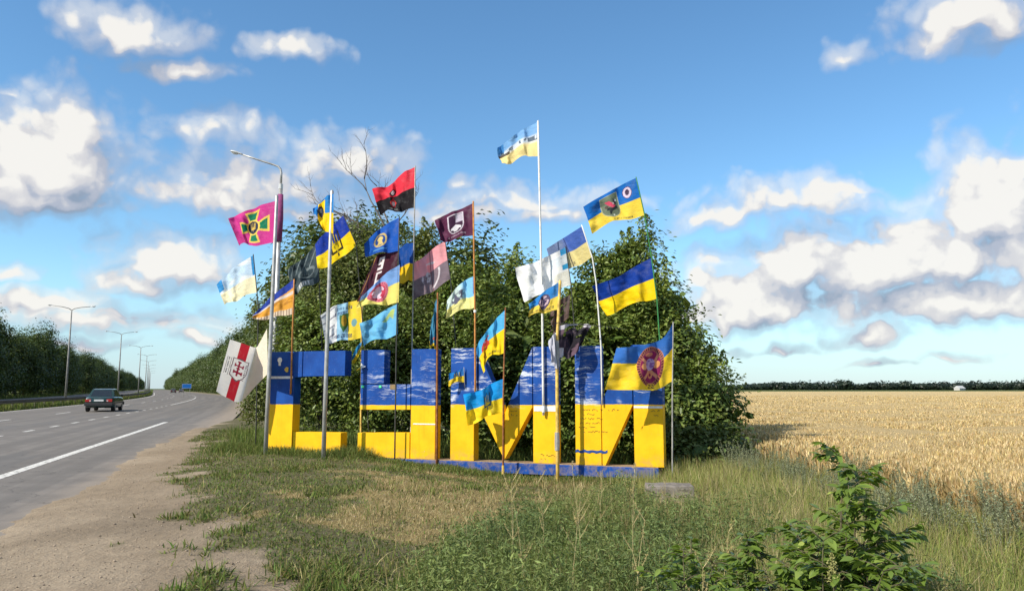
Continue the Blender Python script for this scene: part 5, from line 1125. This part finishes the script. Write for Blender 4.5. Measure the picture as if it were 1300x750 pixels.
# ------------------------------------------------------------------ saplings in the foreground: stems, single leaves, the rest of the foliage
def leaf_mesh(L, W):
    V = [(0, 0, 0)]; n = 5; F_ = []
    for i in range(1, n):
        f = i / n; w = W * .5 * math.sin(math.pi * f ** .8) ; z = -.10 * L * f * f; V += [(f * L, -w, z + w * .30), (f * L, 0, z), (f * L, w, z + w * .30)]
    V.append((L, 0, -.12 * L)); F_ += [(0, 1, 2), (0, 2, 3)]
    for i in range(n - 2): a = 1 + 3 * i; F_ += [(a, a + 3, a + 4, a + 1), (a + 1, a + 4, a + 5, a + 2)]
    a = 1 + 3 * (n - 2); F_ += [(a, len(V) - 1, a + 1), (a + 1, len(V) - 1, a + 2)]
    return V, F_
def sapling_mats():
    out = []
    for k, (c0, c1) in enumerate((((.11, .175, .03), (.165, .24, .045)), ((.18, .26, .05), (.25, .33, .07)), ((.30, .37, .075), (.40, .46, .115)))):
        m, t, b, o = new_mat('sapling_leaf_%d' % k); oi = t.node('ShaderNodeObjectInfo').outputs['Random']; tc = t.node('ShaderNodeTexCoord').outputs['Object']; n = t.noise(tc, 40, 4, .6)
        c = t.mix(oi, c0, c1); c = t.mix(t.m('MULTIPLY', t.ss(n, .5, .75), .3), c, (.14, .17, .05)); t.put(b.inputs['Base Color'], c); b.inputs['Roughness'].default_value = .36; b.inputs['Specular IOR Level'].default_value = .45
        tr = t.node('ShaderNodeBsdfTranslucent'); t.put(tr.inputs[0], t.mix(1.0, c, (1.5, 1.5, .5), 'MULTIPLY')); ms = t.node('ShaderNodeMixShader'); ms.inputs[0].default_value = .3; t.l.new(b.outputs[0], ms.inputs[1]); t.l.new(tr.outputs[0], ms.inputs[2]); t.l.new(ms.outputs[0], o.inputs[0]); out.append(m)
    return out
SM = sapling_mats(); LM = []
for k in range(3):
    for (L, W) in ((.082, .040), (.064, .034), (.096, .045)):
        V, F_ = leaf_mesh(L, W); me = bpy.data.meshes.new('leaf'); me.from_pydata(V, [], F_); me.materials.append(SM[k]); me.polygons.foreach_set('use_smooth', [True] * len(F_)); LM.append(me)
M_twig = plain('twig', (.10, .085, .045), .8, var=.3)
def sapling(label, px, d, height, n_br, spread, n_leaf, seed, bright=.3, fill_n=0, group='saplings in the foreground'):
    rnd = random.Random(seed); x = at(px, 600, d).x; root = empty('sapling', (x, d, zs(x, d))); tag(root, label, 'sapling', group)
    mb = MB(); twigs = []
    for b_ in range(n_br):
        a = rnd.uniform(0, 6.28); h = height * (1.0 if b_ == 0 else rnd.uniform(.45, .95)); sp_ = spread * (.15 if b_ == 0 else rnd.uniform(.4, 1)); pts = []
        for f in np.linspace(0, 1, 7): pts.append(Vector((math.cos(a) * sp_ * f ** .8 + rnd.uniform(-.015, .015), math.sin(a) * sp_ * f ** .8 + rnd.uniform(-.015, .015), -.06 + f * h)))
        mb.tube(pts, [.011 * (1 - .8 * i / 6) for i in range(7)], 5)
        for i in range(2, 7):
            for q in range(3):
                a2 = rnd.uniform(0, 6.28); ln = rnd.uniform(.10, .24) * (1.15 - .5 * i / 6); e = pts[i] + Vector((math.cos(a2), math.sin(a2), rnd.uniform(.1, .7))) * ln; mb.tube([pts[i], (pts[i] + e) / 2 + Vector((0, 0, .012)), e], [.0035, .0028, .0016], 4); twigs.append((pts[i], e, i / 6))
        twigs.append((pts[-2], pts[-1], 1.0))
    mb.obj('stems', M_twig, root, smooth=True)
    def one():
        p, e, t = rnd.choice(twigs); f = rnd.uniform(.15, 1.05); c = p.lerp(e, f); dr = (e - p); dr.z *= .3; a = math.atan2(dr.y, dr.x) + rnd.choice((-1, 1)) * rnd.uniform(.3, 1.1)
        pit = rnd.uniform(-.55, .35); kind = 2 if rnd.random() < bright * .35 * t else (1 if rnd.random() < .35 + bright * t else 0)
        R = Matrix.Rotation(a, 4, 'Z') @ Matrix.Rotation(-pit, 4, 'Y') @ Matrix.Rotation(rnd.uniform(-.5, .5), 4, 'X'); return c, R, rnd.uniform(.5, 1.25), kind
    for k in range(n_leaf):
        c, R, s, kind = one(); o = bpy.data.objects.new('leaf', LM[kind * 3 + rnd.randrange(3)]); COL.objects.link(o); o.parent = root; o.matrix_local = Matrix.Translation(c) @ R @ Matrix.Scale(s, 4)
    if fill_n:
        V, F_ = leaf_mesh(.078, .038); vv = []; ff = []
        for k in range(fill_n):
            c, R, s, kind = one(); q = len(vv); M4 = Matrix.Translation(c) @ R @ Matrix.Scale(s, 4); vv += [tuple(M4 @ Vector(v)) for v in V]; ff += [tuple(i + q for i in f) for f in F_]
        me = bpy.data.meshes.new('foliage'); me.from_pydata(vv, [], ff); me.materials.append(SM[0]); me.polygons.foreach_set('use_smooth', [True] * len(ff)); tag(link('foliage', me, root), kind='stuff')
    return root
sapling('tall leafy sapling with upright top, the highest in the foreground grass', 1064, 4.9, 1.40, 14, .46, 300, 1, .45, 3200)
sapling('bushy sapling with pale yellowish flower head among its leaves', 1025, 4.4, 1.0, 12, .48, 295, 2, .5, 2000)
sapling('spreading low sapling with yellow green leaf tips', 950, 4.7, .92, 12, .50, 295, 3, 1.0, 1800)
sapling('low leafy sapling beside the dry weed stalks', 868, 4.7, .82, 9, .42, 280, 4, .9, 500)
sapling('leafy sapling in the grass right of the tallest one', 1100, 4.6, .90, 11, .38, 280, 5, .3, 1500)
sapling('small sapling with glossy dark leaves at the weeds\' edge', 1000, 5.2, .90, 11, .48, 280, 6, .5, 1500)
# pale flower panicle
def panicle():
    r2 = np.random.default_rng(3); p = at(1057, 728, 4.15); b = zs(p.x, p.y); mb = MB(); h = p.z - b; mb.tube([Vector((0, 0, -.05)), Vector((.01, 0, h * .5)), Vector((0, 0, h))], [.005, .004, .003], 5)
    o = mb.obj('flower_stalk', M_twig); o.location = (p.x, p.y, b); tag(o, 'pale yellow plume of small flowers amid the sapling leaves', 'flower')
    f = r2.uniform(0, 1, 230); a = r2.uniform(0, 6.28, 230); rr = .045 * (1 - f) ** .7 * r2.uniform(.2, 1.2, 230); P = np.stack([np.cos(a) * rr, np.sin(a) * rr, h - .05 + f * .16], 1); N = r2.normal(size=P.shape); N /= np.linalg.norm(N, axis=1, keepdims=True)
    V, F_, C = leaves(P, N, .015, .010, r2, np.tile(np.array([.33, .32, .12]), (len(P), 1))); link('plume', fast_mesh('plume', V, [F_], attr_mat('plume', .8, .2), col=C), o)
panicle()

# ------------------------------------------------------------------ street lamps
M_head = plain('lamp_housing', (.62, .62, .60), .35, .2, .1, 8); M_lens = plain('lamp_lens', (.75, .75, .72), .2, 0, .05, 8)
def lamp_head(r, p, dirv, s=1.0):
    d = Vector(dirv).normalized(); side = d.cross(Vector((0, 0, 1))).normalized(); up = side.cross(d); mb = MB(); ring = []
    for (f, w, h) in ((0, .035, .03), (.10, .06, .05), (.30, .11, .075), (.48, .12, .07), (.58, .08, .04)):
        c = p + d * f * s
        ring.append([c + side * w * s * math.cos(a) + up * h * s * (math.sin(a) if math.sin(a) > 0 else .45 * math.sin(a)) for a in np.linspace(0, 2 * math.pi, 11)[:-1]])
    vs_ = [v for q in ring for v in q]; n = 10; fs = [(i * n + k, i * n + (k + 1) % n, (i + 1) * n + (k + 1) % n, (i + 1) * n + k) for i in range(4) for k in range(n)] + [tuple(range(n)), tuple(range(4 * n, 5 * n))]
    mb.add(vs_, fs); h = mb.obj('lamp_head', M_head, r, smooth=True)
    mb = MB(); c = p + d * .38 * s - up * .03 * s; mb.tube([c - d * .14 * s, c, c + d * .14 * s], [.04 * s, .07 * s, .03 * s], 8); mb.obj('lens', M_lens, h, smooth=True)
def near_lamp():
    d = 25.0; b = at(344.5, 550, d); base = Vector((b.x, d, zs(b.x, d))); r = empty('street_lamp', base); tag(r, 'grey curved street lamp rising behind letter С and the magenta flag', 'street lamp')
    j = at(355, 236, d) - base; x0 = j.x * .5
    mb = MB(); mb.tube([Vector((0, 0, -.3)), Vector((0, 0, 2.5)), Vector((0, 0, j.z))], [.10, .09, .065], 12); mb.obj('pole', M_steel, r, smooth=True)
    top = j.z; tx = Vector((0, 0, top)); P = [tx + Vector((0, 0, -.1)), tx + Vector((0, 0, .45)), tx + Vector((-.03, 0, .58)), tx + Vector((-.12, 0, .68)), tx + Vector((-.28, 0, .74)), tx + Vector((-.9, -.05, .93)), tx + Vector((-1.30, -.08, 1.06))]
    mb = MB(); mb.tube(P, [.045, .04, .038, .036, .034, .03, .028], 8); mb.obj('arm', M_steel, r, smooth=True)
    mb = MB(); mb.tube([tx + Vector((0, 0, -.12)), tx + Vector((0, 0, .06))], .075, 10); mb.obj('collar', M_head, r)
    lamp_head(r, P[-1], (-1, -.06, .28), .75)
    # cloth sleeve of the magenta flag, wound round the lamp pole
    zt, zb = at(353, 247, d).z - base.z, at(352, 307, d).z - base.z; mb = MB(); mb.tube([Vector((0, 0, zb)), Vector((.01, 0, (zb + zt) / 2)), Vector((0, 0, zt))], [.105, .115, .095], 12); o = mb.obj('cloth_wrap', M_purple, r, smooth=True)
near_lamp()
def far_lamps():
    h = 9.3; M_lp = plain('aged_lamp_steel', (.26, .26, .25), .6, .2, .2, 4); r = empty('street_lamp'); mb = MB(); mb.tube([Vector((0, 0, -.3)), Vector((0, 0, 4)), Vector((0, 0, h - .2))], [.11, .09, .055], 8); mb.obj('pole', M_lp, r, smooth=True)
    for s in (-1, 1):
        P = [Vector((0, 0, h - .25)), Vector((s * .25, 0, h - .08)), Vector((s * .8, 0, h + .06)), Vector((s * 1.6, 0, h + .16))]; mb = MB(); mb.tube(P, [.04, .036, .032, .028], 6); mb.obj('arm', M_lp, r, smooth=True); lamp_head(r, P[-1], (s, 0, .1), .8)
    d = 77.7
    for k in range(9):
        o = r if k == 0 else copy_tree(r); s = road_s(d); p = road_pt(s, -13.6, 0); o.location = p; o.rotation_euler = (0, 0, -heading(s)); tag(o, 'twin armed grey street lamp standing on the median behind the guardrail', 'street lamp', 'street lamps on the median'); d += 34 + k * 1.5
far_lamps()

# ------------------------------------------------------------------ the dark green saloon and two cars far ahead
def make_car(paint):
    r = empty('car'); gl = plain('car_glass', (.02, .025, .028), .08, 0, .1, 5, spec=.8); blk = plain('black_rubber', (.018, .018, .018), .75); bump_m = plain('bumper_plastic', (.035, .035, .037), .6)
    red = plain('tail_lens', (.42, .02, .018), .25); wh = plain('number_plate', (.72, .72, .70), .4, var=.05); crm = plain('hub_metal', (.35, .35, .35), .4, .6); amb = plain('reverse_lens', (.6, .52, .5), .3)
    # lower body: sections along the length (y=0 tail, y=4.1 nose), x half width, z
    secs = [(0.0, .70, .36, .78), (.06, .755, .30, .86), (.35, .80, .24, .90), (.75, .815, .22, .905), (1.6, .825, .20, .90), (2.6, .82, .20, .885), (3.1, .81, .22, .86), (3.7, .79, .24, .80), (4.0, .74, .28, .74), (4.08, .66, .34, .66)]
    mb = MB(); V = []
    for (y, w, z0, z1) in secs:
        zm = z0 + (z1 - z0) * .55; half = [(w * .88, z0), (w * .97, z0 + .08), (w, zm), (w * .985, z1 - .10), (w * .93, z1 - .012), (w * .55, z1 + .012)]
        V += [(x, y, z) for x, z in half] + [(-x, y, z) for x, z in reversed(half)]
    n = 12; fs = [(i * n + k, i * n + (k + 1) % n, (i + 1) * n + (k + 1) % n, (i + 1) * n + k) for i in range(len(secs) - 1) for k in range(n)] + [tuple(range(n)), tuple(range((len(secs) - 1) * n, len(secs) * n))]
    mb.add(V, fs); body = mb.obj('body', paint, r, smooth=True, bevel=0)
    # greenhouse
    lo = [(-.74, .62, .885), (.74, .62, .885), (.74, 3.02, .87), (-.74, 3.02, .87)]; hi = [(-.58, 1.12, 1.36), (.58, 1.12, 1.36), (.58, 2.28, 1.37), (-.58, 2.28, 1.37)]
    mb = MB(); mid = [(-.48, 1.4, 1.395), (.48, 1.4, 1.395), (.48, 2.05, 1.40), (-.48, 2.05, 1.40)]
    mb.add(lo + hi + mid, [(0, 1, 5, 4), (1, 2, 6, 5), (2, 3, 7, 6), (3, 0, 4, 7), (4, 5, 9, 8), (5, 6, 10, 9), (6, 7, 11, 10), (7, 4, 8, 11), (8, 9, 10, 11)]); cab = mb.obj('cabin', paint, r, bevel=.02, seg=2, smooth=True)
    def pane(nm, q, a0, a1, b0, b1):
        q = [Vector(p) for p in q]; f = lambda a, b: q[0].lerp(q[1], a).lerp(q[3].lerp(q[2], a), b); N = (q[1] - q[0]).cross(q[3] - q[0]).normalized()
        c = [f(a0, b0), f(a1, b0), f(a1, b1), f(a0, b1)]; m2 = MB(); m2.add([p + N * .008 for p in c] + [p - N * .01 for p in c], [(0, 1, 2, 3), (7, 6, 5, 4), (0, 4, 5, 1), (1, 5, 6, 2), (2, 6, 7, 3), (3, 7, 4, 0)]); m2.obj(nm, gl, cab)
    L_, H_ = lo, hi
    pane('rear_window', [L_[0], L_[1], H_[1], H_[0]], .09, .91, .10, .90); pane('windscreen', [L_[2], L_[3], H_[3], H_[2]], .06, .94, .08, .92)
    for (a, b, c, d) in ((1, 2, 2, 1), ):
        for (s0, s1) in ((.16, .50), (.54, .90)): pane('side_window', [L_[1], L_[2], H_[2], H_[1]], s0, s1, .12, .88); pane('side_window', [L_[3], L_[0], H_[0], H_[3]], 1 - s1, 1 - s0, .12, .88)
    for (nm, y, hgt) in (('rear_bumper', -.06, 0), ('front_bumper', 4.0, 0)):
        mb = MB(); mb.box((-.78, y, .36), (.78, y + .16, .54)); mb.obj(nm, bump_m, r, bevel=.03, seg=2)
    for s in (-1, 1):
        mb = MB(); mb.box((s * .58 - .16, -.025, .60), (s * .58 + .16, .06, .76)); tl = mb.obj('tail_light', red, r, bevel=.012); mb = MB(); mb.box((s * .47 - .045, -.031, .63), (s * .47 + .045, .0, .70)); mb.obj('reversing_lens', amb, tl)
        mb = MB(); mb.box((s * .55 - .16, 3.99, .56), (s * .55 + .16, 4.085, .68)); mb.obj('headlight', amb, r, bevel=.012)
        mb = MB(); mb.box((s * .86 - .07, 2.42, .92), (s * .86 + .07, 2.50, 1.03)); mb.obj('door_mirror', bump_m, r, bevel=.02)
        mb = MB(); mb.box((s * .822 - .012, .35, .50), (s * .822 + .012, 3.75, .56)); mb.obj('side_moulding', bump_m, r)
        for yd in (1.15, 2.05): mb = MB(); mb.box((s * .82 - .015, yd, .74), (s * .82 + .015, yd + .16, .775)); mb.obj('door_handle', bump_m, r)
        for y in (.72, 3.20):
            mb = MB(); mb.tube([Vector((s * .60, y, .29)), Vector((s * .63, y, .29)), Vector((s * .78, y, .29)), Vector((s * .80, y, .29))], [.25, .29, .29, .26], 20); w = mb.obj('wheel', blk, r, smooth=False); mb = MB(); mb.tube([Vector((s * .77, y, .29)), Vector((s * .806, y, .29)), Vector((s * .812, y, .29))], [.18, .175, .08], 16); mb.obj('rim', crm, w)
    mb = MB(); mb.box((-.26, -.024, .635), (.26, .02, .745)); mb.obj('number_plate', wh, r)
    mb = MB(); mb.tube([Vector((-.45, -.12, .26)), Vector((-.45, .3, .27))], .025, 8); mb.obj('exhaust', bump_m, r)
    return r
def car_paint(n, c):
    m, t, b, o = new_mat(n); b.inputs['Base Color'].default_value = (*c, 1); b.inputs['Roughness'].default_value = .28; b.inputs['Metallic'].default_value = .25; b.inputs['Coat Weight'].default_value = .6; b.inputs['Coat Roughness'].default_value = .08
    tc = t.node('ShaderNodeTexCoord').outputs['Object']; t.put(b.inputs['Base Color'], t.mix(t.m('MULTIPLY', t.ss(t.m('ADD', t.noise(tc, 4, 4), t.m('MULTIPLY', 0, 1)), .45, .7), .25), c, (.16, .14, .12))); return m
c1 = make_car(car_paint('dark_green_paint', (.010, .045, .042)))
p = gp(124.5, 522.5, .01); s_ = road_s(p.y); c1.location = (p.x, p.y, .009); c1.rotation_euler = (0, 0, -heading(s_)); c1.scale = (1.06, 1.06, 1.06); tag(c1, 'dark green saloon driving away in the middle lane', 'car')
for (d, o, col, lb) in ((265, -5.6, (.02, .02, .025), 'distant black car far ahead, driving in the middle lane'), (300, -1.9, (.05, .06, .08), 'distant grey car far ahead, driving in the right lane')):
    c = copy_tree(c1); pm = car_paint('far_car_paint', col)
    for ch in c.children:
        if ch.name.startswith(('body', 'cabin')): ch.data = ch.data.copy(); ch.data.materials[0] = pm
    s_ = road_s(d); c.location = road_pt(s_, o, .009); c.rotation_euler = (0, 0, -heading(s_)); tag(c, lb, 'car')

# ------------------------------------------------------------------ blue road sign, far trees, white roof on the horizon
def road_sign():
    d = 150; p = at(237, 490, d); r = empty('road_sign', (p.x, d, 0), math.radians(20)); tag(r, 'small blue road sign on two posts at the roadside trees', 'road sign')
    mb = MB(); z = p.z; mb.box((-.85, -.03, z - .45), (.85, .03, z + .45)); mb.obj('panel', plain('blue_sign_face', (.012, .16, .55), .4), r, bevel=.01)
    mb = MB(); mb.box((-.80, -.036, z + .385), (.80, -.031, z + .41)); mb.box((-.80, -.036, z - .41), (.80, -.031, z - .385)); mb.box((-.83, -.036, z - .41), (-.805, -.031, z + .41)); mb.box((.805, -.036, z - .41), (.83, -.031, z + .41)); mb.obj('white_border', M_white, r)
    for s in (-.6, .6): mb = MB(); mb.tube([Vector((s, .07, -.3)), Vector((s, .07, z + .3))], .04, 6); mb.obj('post', M_steel, r)
road_sign()
def far_woods():
    r2 = np.random.default_rng(17); P = []; N = []; C = []
    for k in range(420):
        x = r2.uniform(-40, 900); y = r2.uniform(840, 900) + .05 * x; h = 2.5 + 6 * fbm(np.array([x * .02]), np.array([0.]), 141, 3)[0] + r2.uniform(0, 2.2) + 3.5 * (r2.uniform() < .06) + 2 * (x > 300); w = r2.uniform(7, 20); m = 110
        d = r2.normal(size=(m, 3)); d /= np.linalg.norm(d, axis=1, keepdims=True); c = np.array([x, y, h * .45]) + d * np.array([w, w, h * .55]) * r2.uniform(.5, 1, (m, 1)); P.append(c); N.append(d); C.append(np.tile(np.array([.022, .036, .022]) * r2.uniform(.7, 1.3), (m, 1)))
    P, N, C = map(np.concatenate, (P, N, C)); V, F_, Cv = leaves(P, N, 3.2, 2.4, r2, C); V[:, 2] = np.maximum(V[:, 2], -.5)
    tag(link('far_woodland', fast_mesh('far_woodland', V, [F_], M_leaf, col=Cv)), 'dark line of woodland along the horizon beyond the wheat', 'woods', kind='stuff')
    d = 780; p = at(1218, 490, d); r = empty('barn', (p.x, d, 0), .5); r.scale = (.6, .6, .7); tag(r, 'tiny white roofed building on the horizon beyond the wheat', 'building')
    mb = MB(); mb.box((-8, -5, -.3), (8, 5, 2.6)); mb.obj('wall', plain('barn_wall', (.5, .48, .45), .9), r); mb = MB(); mb.prism([(-5.6, 2.5), (5.6, 2.5), (0, 6.2)], lambda a, b: (-8.5, a, b), lambda a, b: (8.5, a, b)); mb.obj('roof', plain('white_roof', (.5, .5, .49), .8), r)
    for k, x in enumerate((-5, 0, 5)): mb = MB(); mb.box((x - .8, -5.06, .9), (x + .8, -4.98, 2.0)); mb.obj('window', M_dark, r)
far_woods()
